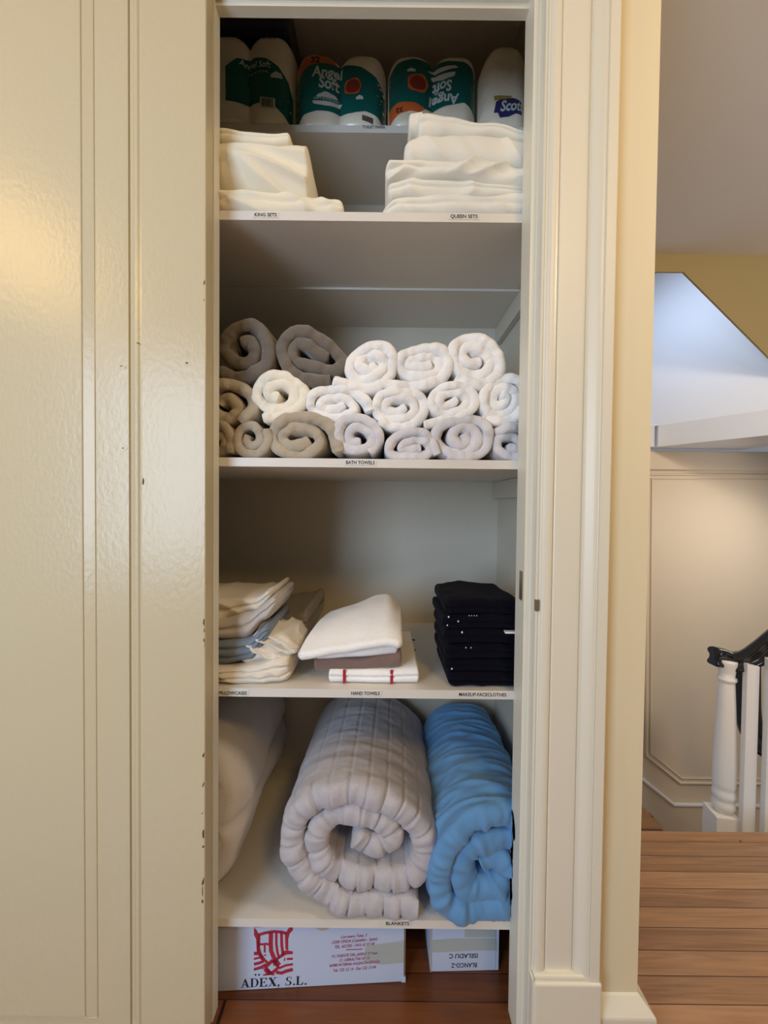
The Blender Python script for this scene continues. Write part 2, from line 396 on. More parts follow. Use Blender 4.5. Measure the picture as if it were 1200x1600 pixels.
sk = [(960, 1180), (1000, 1215), (1052, 1257), (1400, 1262)]
skp = [at(x, y, YF-.02) for x, y in sk]
struct(tube('baseboard_stair', skp, .016, M_white, seg=8))
sb = [(p.x, p.z) for p in skp]
struct(prism('baseboard_stair_board', [(sb[0][0], -1.9)]+[(x, z) for x, z in sb]+[(sb[-1][0], -1.9)], YF-.02, YF, M_stairwall, axis='y'))
# descending steps
t1 = at(1030, 1256, 2.62)
zt1 = t1.z
struct(box('floor_tread_upper', 1.0, 1.795, 1.9, 2.62, zt1-.04, zt1, M_tread)).name = 'floor_3'
struct(box('floor_tread_lower', 1.0, 1.95, 1.9, 2.74, zt1-.20, zt1-.16, M_tread)).name = 'floor_4'
struct(box('floor_landing_edge', 1.36, 4.0, 1.55, 1.84, -.62, -.501, M_white)).name = 'trim_10'
struct(box('wall_under_landing', .577, 4.0, YE-.03, YE-.01, -1.9, -.05, M_stairwall)).name = 'wall_landing_riser'
struct(box('floor_low', .577, 4.2, YE-.03, YF, -1.95, -1.9, M_tread)).name = 'floor_5'

# newel post
def lathe(name, prof, m, parent, loc, seg=28):
    bm = bmesh.new(); rings = []
    for r, z in prof: rings.append([bm.verts.new((loc[0]+r*math.cos(2*PI*k/seg), loc[1]+r*math.sin(2*PI*k/seg), loc[2]+z)) for k in range(seg)])
    for r0, r1 in zip(rings, rings[1:]):
        for k in range(seg): bm.faces.new((r0[k], r0[(k+1) % seg], r1[(k+1) % seg], r1[k]))
    bm.faces.new(rings[0][::-1]); bm.faces.new(rings[-1])
    return obj(name, bm, m, parent, True)
NY = 1.72
nb = at(1126, 1285, NY)
nw = empty('newel_post', (nb.x, NY, -.50)); tag(nw, 'turned white newel post with square base block at the stair landing', 'newel post')
S = NY/600
def zpx(py, px=1130): return at(px, py, NY).z
def npz(*pairs): return [(w_*S/2*.80, zpx(y_)) for y_, w_ in pairs]
np_ = npz((1266, 30), (1258, 37), (1254, 38), (1249, 34), (1246, 32), (1243, 36), (1238, 38), (1233, 35), (1229, 33), (1226, 36), (1220, 37.5), (1190, 37), (1150, 34.5), (1100, 30), (1066, 26), (1064, 25), (1062, 31), (1060, 32), (1058, 31), (1056, 25), (1048, 27), (1040, 31), (1034, 33), (1030, 33))
keep(lathe('turned_shaft', np_, M_white, None, (at(1133, 1150, NY).x, NY, 0)), nw)
bs = bmesh.new(); hw = 16.5*S
bx(bs, -hw, hw, -hw, hw, 0, zpx(1266)+.50, .004)
bo = obj('base_block', bs, M_white); bo.matrix_world = Matrix.Translation((nb.x, NY, -.50)) @ Matrix.Rotation(math.radians(-8), 4, 'Z')
bo.parent = nw; bo.matrix_parent_inverse = Matrix.Translation(-nw.location)

# handrails (moulded oval section swept)
def sweep(name, pts, sec, m, parent=None, sub=6):
    P = [Vector(p) for p in pts]; out = []
    for i in range(len(P)-1):
        p0, p1, p2, p3 = P[max(i-1, 0)], P[i], P[i+1], P[min(i+2, len(P)-1)]
        for k in range(sub):
            t = k/sub; out.append(.5*((2*p1)+(-p0+p2)*t+(2*p0-5*p1+4*p2-p3)*t*t+(-p0+3*p1-3*p2+p3)*t**3))
    out.append(P[-1])
    bm = bmesh.new(); rings = []
    for i, p in enumerate(out):
        t = (out[min(i+1, len(out)-1)]-out[max(i-1, 0)]).normalized()
        side = t.cross(Vector((0, 0, 1)))
        if side.length < .3: side = Vector((0, -1, 0)) if name == 'lower' else side
        side.normalize(); up = side.cross(t).normalized()
        rings.append([bm.verts.new(p+side*a+up*b) for a, b in sec])
    n = len(sec)
    for r0, r1 in zip(rings, rings[1:]):
        for k in range(n): bm.faces.new((r0[k], r0[(k+1) % n], r1[(k+1) % n], r1[k]))
    bm.faces.new(rings[0][::-1]); bm.faces.new(rings[-1])
    return obj(name, bm, m, parent, True)
sec = [(-.030, -.045), (-.022, -.050), (.022, -.050), (.030, -.045), (.030, -.034), (.024, -.028), (.022, -.012), (.026, -.004), (.037, .004), (.038, .014), (.030, .024), (.014, .031), (0, .033), (-.014, .031), (-.030, .024), (-.038, .014), (-.037, .004), (-.026, -.004), (-.022, -.012), (-.024, -.028), (-.030, -.034)]
rp = [at(1116, 1022, 1.73), at(1128, 1024, 1.73), at(1142, 1029, 1.72), at(1156, 1030, 1.70), at(1170, 1025, 1.68), at(1186, 1014, 1.66), at(1210, 995, 1.63), at(1290, 930, 1.55)]
hr = sweep('handrail', rp, sec, M_black)
tag(hr, 'glossy black moulded handrail rising to the right over the white newel post', 'handrail')
YG = 2.15
gp_ = [at(1168, 1020, YG), at(1168, 1080, YG), at(1169, 1115, YG), at(1174, 1140, YG), at(1186, 1158, YG-.02), at(1206, 1170, YG-.04), at(1260, 1182, YG-.1)]
P2 = [Vector(p) for p in gp_]
# upright gooseneck: section given in the plane of the curve
def flatsweep(name, P, wdt, dep, m):
    out = []
    for i in range(len(P)-1):
        p0, p1, p2, p3 = P[max(i-1, 0)], P[i], P[i+1], P[min(i+2, len(P)-1)]
        for k in range(6):
            t = k/6; out.append(.5*((2*p1)+(-p0+p2)*t+(2*p0-5*p1+4*p2-p3)*t*t+(-p0+3*p1-3*p2+p3)*t**3))
    bm = bmesh.new(); rings = []
    for i, p in enumerate(out):
        t = (out[min(i+1, len(out)-1)]-out[max(i-1, 0)]).normalized()
        s = t.cross(Vector((0, 1, 0))).normalized(); y = Vector((0, 1, 0))
        rings.append([bm.verts.new(p+s*a*wdt+y*b*dep) for a, b in ((-.5, -.2), (-.35, -.5), (-.12, -.5), (-.05, -.3), (.2, -.3), (.28, -.45), (.42, -.45), (.5, -.2), (.5, .2), (.4, .5), (-.4, .5), (-.5, .2))])
    for r0, r1 in zip(rings, rings[1:]):
        for k in range(12): bm.faces.new((r0[k], r0[(k+1) % 12], r1[(k+1) % 12], r1[k]))
    bm.faces.new(rings[0][::-1]); bm.faces.new(rings[-1])
    return obj(name, bm, m, None, True)
gn = flatsweep('handrail', P2, 34*YG/600, .06, M_black)
tag(gn, 'black gooseneck handrail of the lower flight curving down behind the white baluster', 'handrail')
# square balusters
for k, (px, Yk, lab) in enumerate(((1169, 1.655, 'square white baluster just right of the turned newel post'), (1203, 1.60, 'square white baluster cut off by the right edge of the photo'))):
    p = at(px, 1200, Yk); bm = bmesh.new(); ztop = at(px, 1038 if k == 0 else 1030, Yk).z
    h2 = 7.6*Yk/600
    bx(bm, -h2, h2, -h2, h2, 0, ztop+.50, .002)
    o = obj('baluster', bm, M_white); o.location = (p.x, Yk, -.50); o.rotation_euler = (0, 0, math.radians(-22))
    tag(o, lab, 'baluster')

# ------------------------------------------------------------------ shelves
def ztop(py, px=578, Y=YS): return at(px, py, Y).z
SH = []
def shelf(label, py, th, back=YB, front=YS):
    z = ztop(py, 578, front); r = empty('shelf', (0, front, z)); tag(r, label, 'shelf')
    x0, x1 = -.66, .42
    bm = bmesh.new()
    bx(bm, x0, x1, front+.001, back, z-th, z)
    keep(obj('board', bm, M_shelf), r)
    return r, z
def on_edge(root, z, th, front, px, py, s, size, wpx=44):
    p = at(px, py, front)
    bm = text_bm(s, size, bold=.00022, spacing=1.0)
    xs = [v.co.x for v in bm.verts]; kx = wpx*front/600/(max(xs)-min(xs))
    for v in bm.verts: v.co.x *= kx
    wd = max(v.co.x for v in bm.verts)-min(v.co.x for v in bm.verts)
    tp = box('label_tape', p.x-wd/2-.004, p.x+wd/2+.004, front-.0002, front+.001, p.z-.0062, p.z+.0062, M_tape); keep(tp, root)
    t = decal('lettering', bm, M_ink, None, lambda u, v, l: (p.x+u, front-.0006, p.z+v)); t.parent = tp
    t.matrix_parent_inverse = tp.matrix_world.inverted() if False else Matrix.Identity(4)
TH = .0205
sk_, zk = shelf('white painted shelf under the king and queen sheet piles', 331, TH, back=1.172)
on_edge(sk_, zk, TH, YS, 415, 336, 'KING SETS', .0112, 34); on_edge(sk_, zk, TH, YS, 725, 338.5, 'QUEEN SETS', .0112, 42)
bm = bmesh.new(); bx(bm, -.66, .42, 1.174, YB, zk-TH-.006, zk+.004)
keep(obj('rear_board', bm, M_shelf), sk_)
sb_, zb_ = shelf('white painted shelf under the rolled bath towels', 717, TH)
on_edge(sb_, zb_, TH, YS, 563, 723, 'BATH TOWELS', .0112, 45)
sh_, zh = shelf('white painted shelf under pillowcases, hand towels and facecloths', 1077.5, TH)
on_edge(sh_, zh, TH, YS, 364, 1083, 'PILLOWCASES', .0112, 44); on_edge(sh_, zh, TH, YS, 571, 1083.5, 'HAND TOWELS', .0112, 45); on_edge(sh_, zh, TH, YS, 754, 1085.5, 'MAKEUP-FACECLOTHES', .0112, 75)
sl_, zl = shelf('lowest white painted shelf under the rolled blankets', 1438, TH)
on_edge(sl_, zl, TH, YS, 621, 1443, 'BLANKETS', .0112, 37)
YT = 1.147
st_, zt_ = shelf('shallow top shelf holding the toilet paper packs', 195.5, .021, front=YT)
on_edge(st_, zt_, .021, YT, 584, 199, 'TOILET PAPER', .0112, 35)
# wooden cleats on the right wall under the shelves
for z, lab in ((zk-TH-.006, 'painted wooden cleat on the right wall under the sheet shelf'), (zb_-TH, 'painted wooden cleat on the right wall under the bath towel shelf')):
    tag(box('wooden_cleat', .400, .4195, .96, YB-.001, z-.060, z-.0005, M_closet, bev=.002), lab, 'cleat')

# ------------------------------------------------------------------ rolled textiles
def roll(name, m, cx, cz, a, b, t, y0, y1, turns, phi0=-90, dirn=1, rot=0, tail=0.0, seed=0, lump=.10, quilt=0, wr=.0012,
         wscale=(14, 10), ysway=.006, skew=(0, 0), ns=170, ny=14, sq=0.0, gap=1.0, core=.35, flare=0.0, path=None, ridge=0.0, zmin=None):
    """a cloth wound into a spiral: each layer is a folded sheet with a rounded front edge"""
    T = 2*PI*turns; P = []; N = []
    p0 = math.radians(phi0); cr, sr = math.cos(math.radians(rot)), math.sin(math.radians(rot))
    def cen(th):
        ph = p0+dirn*th
        A = a-t*.5-t*gap*th/(2*PI); B = b-t*.5-t*gap*th/(2*PI)
        A = max(A, t*core+.0*t); B = max(B, t*core)
        n = nz(math.cos(ph)*1.1+seed*3.7, math.sin(ph)*1.1, seed*1.3)*lump*2 + nz(math.cos(ph)*2.6+seed, math.sin(ph)*2.6, th*.35+seed)*lump*.9
        A *= 1+n; B *= 1+n
        c, s = math.cos(ph), math.sin(ph)
        if sq:
            e = 1/(abs(c)**(2+sq*2)+abs(s)**(2+sq*2))**(1/(2+sq*2)); c, s = c*e, s*e
        x, z = A*c, B*s
        return Vector((x*cr-z*sr, x*sr+z*cr))
    ths = [T*i/(ns-1) for i in range(ns)]
    P = [cen(th) for th in ths]
    x_0, x_1 = min(p.x for p in P), max(p.x for p in P); z_0, z_1 = min(p.y for p in P), max(p.y for p in P)
    P = [Vector(((p.x-(x_0+x_1)/2)*(2*a-t)/(x_1-x_0), (p.y-(z_0+z_1)/2)*(2*b-t)/(z_1-z_0))) for p in P]
    if path:
        C_ = [Vector(p) for p in path]; P = []
        for i in range(len(C_)-1):
            p0_, p1_, p2_, p3_ = C_[max(i-1, 0)], C_[i], C_[i+1], C_[min(i+2, len(C_)-1)]
            for k in range(12):
                q = k/12; P.append(.5*((2*p1_)+(-p0_+p2_)*q+(2*p0_-5*p1_+4*p2_-p3_)*q*q+(-p0_+3*p1_-3*p2_+p3_)*q**3))
        P.append(C_[-1])
        acc = [0]
        for p_, q_ in zip(P, P[1:]): acc.append(acc[-1]+(q_-p_).length)
        out = []; j_ = 0
        for i in range(ns):
            L_ = acc[-1]*i/(ns-1)
            while j_ < len(acc)-2 and acc[j_+1] < L_: j_ += 1
            f_ = (L_-acc[j_])/max(1e-9, acc[j_+1]-acc[j_]); out.append(P[j_].lerp(P[j_+1], min(1, f_)))
        for _ in range(2): out = [out[0]]+[(out[i-1]+out[i]*2+out[i+1])/4 for i in range(1, ns-1)]+[out[-1]]
        P = out; cx = cz = 0
        ar = sum(a_.x*b_.y-b_.x*a_.y for a_, b_ in zip(P, P[1:]+P[:1])); mid_ = sum(P, Vector((0, 0)))/ns
        ar = sum((a_-mid_).x*(b_-mid_).y-(b_-mid_).x*(a_-mid_).y for a_, b_ in zip(P, P[1:])); dirn = 1 if ar > 0 else -1
        tail = 0
    if tail:
        d = (P[0]-P[2]).normalized(); k = max(4, int(tail/(a*.06)))
        pre = [P[0]+d*tail*(1-i/k) for i in range(k)]
        P = pre+P
    n_s = len(P); s = [0]
    for i in range(1, n_s): s.append(s[-1]+(P[i]-P[i-1]).length)
    Nn = []
    for i in range(n_s):
        d = (P[min(i+1, n_s-1)]-P[max(i-1, 0)]).normalized(); Nn.append(Vector((d.y, -d.x))*dirn)
    nose = 9
    prof_ = [('o', k/(ny-1)) for k in range(ny)]+[('n', k/nose) for k in range(1, nose)]+[('i', k/4) for k in range(5)]
    L = y1-y0
    def Pf(i, j):
        kind, q = prof_[j]
        e = min(1.0, (s[i]+.15*t)/(t*.5), (s[-1]-s[i]+.15*t)/(t*.5)); e = math.sqrt(max(.02, 1-(1-e)**2))
        h = t*.5*e
        qd = 0
        if quilt:
            u = (s[i]/quilt) % 1.0; g = abs(2*u-1); qd = max(0, g-.80)/.20; qd = qd**1.5
        front = y0+(.22*t*min(1, i/n_s*1.4) if path else 0)+ysway*nz(s[i]*22+seed, seed*2.2, 3)+ysway*.25*nz(s[i]*60, seed, 9) + flare*(1-i/n_s)
        if kind == 'o':
            y = y1+(front+h-y1)*q; n = h
            yy = y
        elif kind == 'n':
            an = PI*q; n = h*math.cos(an); y = front+h-h*.85*abs(math.sin(an))**.75
        else:
            y = front+h+(y1-front-h)*q; n = -h
        if quilt: n -= (t*(.06 if kind == 'o' and q < .93 else .13)*qd if kind != 'i' else -t*.05*qd); y += (h*.30*qd if kind == 'n' else 0)
        w_ = wr*(nz(s[i]*wscale[0]+seed*7, y*wscale[1], seed)+.6*nz(s[i]*wscale[0]*2.7, y*wscale[1]*2.7+5, seed+2))
        if ridge: w_ += ridge*max(0, 1-abs(nz(s[i]*5+y*6+seed, y*30-s[i]*6, seed+4))*3.2)**1.3
        n += w_*(1 if kind != 'i' else -1)
        if kind == 'n': y += nz(s[i]*60, q*2.0, seed)*t*.08
        pt = P[i]+Nn[i]*n
        f = (y-y0)/L
        X_, Z_ = cx+pt.x+skew[0]*f, cz+pt.y+skew[1]*f
        X_ = min(X_, XR-.0015 if y < YS+.004 else .418)
        if zmin is not None and y > YS-.002: Z_ = max(Z_, zmin)
        return (X_, y, Z_)
    nv = len(prof_)
    return grid_mesh(name, Pf, n_s, nv, m, closed_v=False, caps=True)

TG = 'rolled bath towels on the shelf'
k93 = .93/600
# colour, x0, x1, y0, y1 (extents in the photo), roll options, label
def c7(x, y): return (335+x*.2083, 480+y*.2083)
def c8(x, y): return (565+x*.225, 480+y*.225)
def c2(x, y): return (320+x*.4333, 320+y*.4333)
def c4(x, y): return (320+x*.4333, 1080+y*.4333)
# material, mapping of the traced fold line, thickness in photo pixels, fold line from the loose end to the core, label
towels = [
 (M_tbeige, c7, 13, [(110,1090),(112,990),(60,895),(-20,885),(-80,980),(-40,1075),(40,1065),(60,990),(15,945)], 'beige towel roll mostly hidden by the left jamb in the bottom row'),
 (M_tbeige, c7, 12, [(385,910),(388,1000),(345,1080),(260,1092),(182,1060),(158,970),(190,900),(270,880),(322,930),(325,1005),(270,1035),(222,1000),(235,950)], 'small beige towel roll, second from the left in the bottom row'),
 (M_tbeige, c7, 15.5, [(930,1085),(905,1000),(860,890),(760,830),(640,815),(520,840),(445,905),(420,990),(470,1060),(580,1088),(700,1080),(785,1020),(775,950),(700,910),(590,900),(510,930),(495,990),(560,1035),(650,1020),(705,990)], 'wide beige towel roll in the bottom row, under the cream roll'),
 (M_tlav, c7, 13, [(1160,1085),(1235,990),(1210,890),(1130,835),(1040,822),(955,855),(922,940),(960,1035),(1060,1072),(1150,1045),(1185,975),(1140,915),(1065,892),(1010,930),(1025,1000),(1095,1005)], 'pale grey towel roll above the bath towels label'),
 (M_tlav, c8, 11.5, [(530,1020),(490,925),(420,865),(330,862),(235,900),(190,975),(225,1025),(330,1030),(440,1025),(480,985),(450,930),(380,918),(300,945),(275,980),(345,980),(415,972)], 'low pale grey towel roll in the middle of the bottom row'),
 (M_tlav, c8, 14, [(600,1032),(760,1030),(855,985),(888,890),(860,805),(765,768),(650,780),(555,820),(520,900),(565,975),(645,1005),(740,995),(800,940),(805,870),(740,822),(665,835),(640,900),(685,950),(735,925),(720,870)], 'large pale grey towel roll in the bottom row, second from the right'),
 (M_tlav, c8, 13, [(935,870),(1020,835),(1120,830),(1200,880),(1220,970),(1150,1030),(1040,1025),(962,985),(965,905),(1050,885),(1125,925),(1105,980),(1030,965)], 'pale grey towel roll beside the right jamb in the bottom row'),
 (M_tbeige, c7, 15, [(185,855),(265,760),(255,650),(180,590),(90,565),(10,585),(-50,690),(5,795),(90,825),(150,760),(130,690),(60,675),(20,720)], 'beige towel roll at the left end of the middle row'),
 (M_tcream, c7, 15, [(360,825),(500,800),(635,725),(665,620),(570,525),(440,505),(335,550),(298,650),(370,730),(480,755),(575,700),(585,610),(500,560),(410,590),(400,650),(480,670)], 'cream towel roll in the middle row, below the two taupe rolls'),
 (M_twhite, c7, 12.5, [(1165,775),(1135,700),(1060,640),(960,605),(840,610),(735,645),(712,735),(795,800),(900,822),(1005,800),(1050,745),(1005,695),(920,665),(830,680),(785,720),(835,755),(920,748),(975,722)], 'flattened white towel roll in the middle row with a loose flap to the right'),
 (M_twhite, c8, 12.5, [(120,785),(230,822),(350,808),(430,735),(428,640),(370,592),(250,588),(140,600),(102,680),(135,750),(220,775),(320,760),(372,700),(350,640),(270,615),(190,632),(165,690),(240,718),(310,685)], 'white towel roll at the centre of the middle row'),
 (M_twhite, c8, 11.8, [(440,815),(560,778),(685,752),(772,700),(790,620),(730,552),(620,535),(525,570),(485,650),(520,715),(610,732),(700,702),(740,640),(700,592),(605,585),(545,630),(580,680),(670,640)], 'white towel roll in the middle row, second from the right'),
 (M_twhite, c8, 13.5, [(850,755),(950,785),(1060,765),(1140,685),(1150,565),(1080,492),(970,490),(885,555),(855,650),(900,722),(1000,728),(1070,670),(1080,590),(1010,545),(935,580),(925,655),(985,675),(1018,620),(975,605)], 'white towel roll at the right end of the middle row'),
 (M_ttaupe, c7, 18, [(20,465),(130,512),(260,498),(365,420),(387,300),(350,180),(270,112),(180,118),(95,170),(60,270),(110,370),(190,405),(270,375),(288,300),(255,240),(185,245)], 'dark taupe towel roll at the left end of the top row'),
 (M_ttaupe, c7, 16.5, [(865,530),(740,535),(620,510),(540,440),(497,350),(500,250),(565,180),(680,170),(800,230),(900,305),(955,390),(900,460),(790,440),(680,412),(595,385),(572,320),(610,250),(690,265),(770,325),(845,360)], 'dark taupe towel roll with its flap below, beside the white rolls of the top row'),
 (M_twhite, c2, 14, [(462,632),(540,652),(615,655),(665,600),(680,545),(650,507),(590,507),(538,535),(520,585),(555,620),(612,612),(645,572),(630,540),(580,535),(555,568),(590,590),(615,565)], 'white towel roll in the top row next to the taupe roll'),
 (M_twhite, c2, 14, [(645,640),(720,648),(800,643),(868,605),(882,560),(855,522),(790,512),(722,528),(706,570),(740,604),(820,605),(850,570),(825,542),(760,540),(738,565),(785,578),(820,568)], "white towel roll in the middle of the top row's three white rolls"),
 (M_twhite, c2, 14.5, [(910,612),(965,643),(1025,635),(1067,590),(1060,530),(1010,482),(950,473),(903,505),(905,560),(950,600),(1010,600),(1035,560),(1000,520),(950,503),(932,535),(960,567),(1000,560)], 'tilted white towel roll, rightmost of the top row'),
]
for i, (m, cm, tp_, pts, lab) in enumerate(towels):
    Yf = .925 if i < 7 else (.93 if i < 13 else .935)
    path = []
    for q in pts:
        p = at(*cm(*q), Yf); path.append((p.x, max(p.z, zb_+tp_*Yf/1200+.001)))
    g = roll('bath_towel', m, 0, 0, .05, .05, tp_*Yf/600*1.2, Yf, 1.36+.03*math.sin(i*3.1), 2, seed=i*1.37+.5, wr=.0032, wscale=(22, 14), ysway=.012, ns=210, path=path, ridge=.0015, zmin=zb_+.0006)
    tag(g, lab, 'towel', TG)

# grey quilted blanket roll
k9 = .895/600
c = at(559, 1314, .895)
PB = [(770,795),(640,792),(520,785),(415,738),(342,660),(308,570),(322,480),(382,420),(470,392),(570,396),(685,440),(775,520),(795,600),(765,680),(690,708),(570,702),(460,680),(402,610),(402,530),(450,482),(540,468),(625,490),(672,535),(650,575),(590,585),(545,550)]
bq = roll('blanket', M_quilt, c.x, c.z, 125*k9, 118*k9, .059, .885, 1.36, 1.9, phi0=-72, dirn=-1, rot=-4, tail=.085, seed=3.3, lump=.035, quilt=.042, wr=.004, wscale=(9, 30),
          ysway=.012, ns=460, ny=70, skew=(.015, 0), path=[(lambda p: (p.x, p.z))(at(*c4(*q), .895)) for q in PB], ridge=.0015, zmin=zl+.0006)
tag(bq, 'rolled grey quilted blanket with stitched channels, centre of the lowest shelf', 'blanket')
c = at(752, 1364, .885)
PC = [(1190,520),(1110,472),(985,480),(895,560),(850,680),(862,775),(940,815),(1050,805),(1160,765),(1215,660),(1165,570),(1070,560),(975,600),(935,680),(965,745),(1050,745),(1105,680),(1060,635),(1005,655)]
bl = roll('comforter', M_blueq, c.x, c.z, 87*k9, 90*k9, .058, .875, 1.36, 1.6, phi0=-60, dirn=1, rot=50, tail=.0, seed=8.1, lump=.10, wr=.008, wscale=(8, 18),
          ysway=.02, ns=320, ny=130, skew=(.006, .0), path=[(lambda p: (p.x, p.z))(at(*c4(*q), .885)) for q in PC], ridge=.007, zmin=zl+.0006)
tag(bl, 'rolled sky blue comforter beside the right jamb on the lowest shelf', 'comforter')

# ------------------------------------------------------------------ folded textiles
def folded(name, m, x0, x1, yf, yb, top, bot, layers=3, groove=.004, wr=.002, ws=(14, 8, 22), seed=0, nu=110, nvf=44, endr=.02, skew=0.0, yk=None, diag=0.0, round_=.5, parent=None, nose=None):
    """folded cloth: cross-section (y, z) with a rounded fold line at the front showing its layers, run along x.
    top / bot: (x, z) keys"""
    ntop = 16
    def Pf(i, j):
        u = i/(nu-1); u = .5-.5*math.cos(PI*u)*(.9)-0 if False else u
        # cluster samples at the ends
        uu = u+math.sin(2*PI*u)*-.06
        x = x0+(x1-x0)*uu
        zt, zb_q = interp(top, x), interp(bot, x)
        dl, dr = (x-x0), (x1-x)
        e = min(1, dl/endr, dr/endr); e = math.sqrt(max(0.0, 1-(1-e)**2)); e = max(e, .03)
        mid = (zt+zb_q)/2; h = (zt-zb_q)/2*(.25+.75*e)
        yfr = yf+(interp(yk, x) if yk else 0)+(1-e)*endr*.8
        r = min(h, nose or h)*round_*2
        n = nvf+ntop+6+ntop
        if j < nvf:                        # front, bottom to top
            q = j/(nvf-1)*2-1
            z = mid+h*q
            y = yfr+r*(1-math.sqrt(max(0, 1-abs(q)**3)))
            for L in range(1, layers):
                zq = -1+2*L/layers+.10*nz(x*9+seed, L*2.1, seed)
                y += groove*math.exp(-((q-zq)*layers*2.6)**2)
            y += (groove*.8)*nz(x*4, math.floor((q+1)/2*layers)*3.3+seed, 1)
        elif j < nvf+ntop:
            q = (j-nvf+1)/ntop; z = zt if False else mid+h; y = yfr+r+(yb-yfr-r)*q
        elif j < nvf+ntop+6:
            q = (j-nvf-ntop+1)/6; z = mid+h-2*h*q; y = yb
        else:
            q = (j-nvf-ntop-6+1)/(ntop+1); z = mid-h; y = yb+(yfr+r-yb)*q
        f1 = nz(x*ws[0]+z*diag*ws[0]+seed, y*ws[1], z*ws[2]+seed)
        f2 = nz(x*ws[0]*2.3+z*diag*30+seed*2, y*ws[1]*2, z*ws[2]*1.7)
        rid = max(0, 1-abs(nz(x*ws[0]*.9+z*diag*ws[0]*1.6+seed*3, y*ws[1], z*ws[2]*.8+seed))*3.0)**1.3*.8
        up = 1.0 if j < nvf+ntop else 0.2
        if j < nvf:
            y -= wr*(f1*1.4+rid*1.9)*up*e
            z += wr*.6*f1*up
            if j < 6: z = max(z, mid-h)
        else: z += wr*(f1*1.4+rid)*up
        x += skew*(z-interp(bot, x))
        if j >= nvf+ntop: z = max(z, zb_q)
        if z < zb_q: z = zb_q
        return (x, y, z)
    return grid_mesh(name, Pf, nu, nvf+ntop+6+ntop, m, closed_v=True, caps=True, parent=parent)

def X(px, py, Y=.905): return at(px, py, Y).x
def Z(px, py, Y=.905): return at(px, py, Y).z
def K(pts, Y=.905, lift=0): return [(X(a, b, Y), Z(a, b, Y)+lift) for a, b in pts]

G1 = 'folded king sheets'
zs = zk+.0005
tag(folded('folded_sheet', M_sheet, -.60, X(536, 312), .905, 1.13, K([(240, 296), (345, 294), (385, 291), (470, 298), (520, 303), (536, 306)]), [(-1, zs), (1, zs)], layers=2, groove=.003, wr=.0055, seed=1.5, ws=(13, 8, 14), diag=.8, endr=.012),
    'cream folded king sheet, bottom one of the left pile', 'sheet', G1)
tag(folded('folded_sheet', M_sheet, -.60, X(482, 250), .906, 1.12, K([(240, 221), (345, 220), (400, 220), (480, 219)]), K([(240, 295), (345, 295), (385, 292), (470, 299), (482, 300)]), layers=1, groove=.002, wr=.010, seed=4.4, ws=(9, 8, 11), diag=1.3, endr=.008, nose=.03),
    'thick cream folded king sheet in the middle of the left pile', 'sheet', G1)
tag(folded('folded_sheet', M_sheet, X(470, 250, .93), X(487, 222, .93), .928, 1.10, K([(465, 222), (490, 226)], .93), K([(460, 297), (500, 302)], .93), layers=1, groove=.003, wr=.004, seed=6.1, ws=(16, 8, 14), diag=1, endr=.006, nose=.02, skew=-.36, nu=40),
    'loose draped corner of cream sheet hanging at the right of the left pile', 'sheet', G1)
tag(folded('folded_sheet', M_sheet, -.60, X(453, 208), .909, 1.11, K([(240, 194), (345, 193), (380, 198), (445, 203), (455, 205)]), K([(240, 222), (345, 221), (455, 220)]), layers=2, groove=.004, wr=.0025, seed=9, ws=(9, 8, 14), endr=.008),
    'thin cream folded king sheet on top of the left pile', 'sheet', G1)
G2 = 'folded queen sheets'
tag(folded('folded_sheet', M_sheetq, X(597, 325), .345, .905, 1.14, K([(597, 318), (625, 302), (700, 298), (760, 300), (840, 300)]), [(-1, zs), (1, zs)], layers=2, groove=.004, wr=.005, seed=11, ws=(11, 8, 16), diag=1, endr=.03),
    'white folded queen sheet, bottom one of the right pile', 'sheet', G2)
tag(folded('folded_sheet', M_sheetq, X(606, 290), .345, .912, 1.14, K([(606, 276), (640, 271), (700, 272), (800, 284), (840, 287)]), K([(606, 304), (640, 302), (700, 301), (760, 301), (840, 301)]), layers=2, groove=.005, wr=.004, seed=13, ws=(10, 8, 18), endr=.012),
    'thin white folded queen sheet, second from the bottom of the right pile', 'sheet', G2)
tag(folded('folded_sheet', M_sheetq, X(602, 262), .345, .903, 1.14, K([(602, 252), (640, 247), (720, 247), (840, 253)]), K([(602, 280), (640, 274), (700, 276), (780, 288), (840, 290)]), layers=2, groove=.003, wr=.0075, seed=17, ws=(12, 8, 12), diag=-1.2, endr=.014),
    'crumpled white queen sheet at mid height of the right pile', 'sheet', G2)
tag(folded('folded_sheet', M_sheetq, X(632, 225), .345, .904, 1.14, K([(632, 212), (660, 203), (710, 200), (760, 202), (840, 212)]), K([(632, 248), (720, 249), (840, 256)]), layers=1, groove=.002, wr=.004, seed=21, ws=(13, 8, 5), diag=.4, endr=.02),
    'puffy white queen sheet, second from the top of the right pile', 'sheet', G2)
tag(folded('folded_sheet', M_sheetq, X(654, 190), .345, .910, 1.13, K([(654, 166), (668, 163), (700, 171), (760, 184), (840, 204)]), K([(654, 206), (700, 202), (760, 204), (840, 216)]), layers=2, groove=.005, wr=.003, seed=25, ws=(8, 8, 18), endr=.008),
    'white queen sheet on top of the right pile, sloping down to the right', 'sheet', G2)
tag(folded('folded_sheet', M_sheetq, X(639, 190, .93), X(662, 190, .93), .928, 1.08, K([(639, 172), (662, 168)], .93), K([(639, 205), (662, 205)], .93), layers=1, groove=.002, wr=.002, seed=27, endr=.006, nu=30),
    'small folded white sheet end sticking out left on top of the right pile', 'sheet', G2)

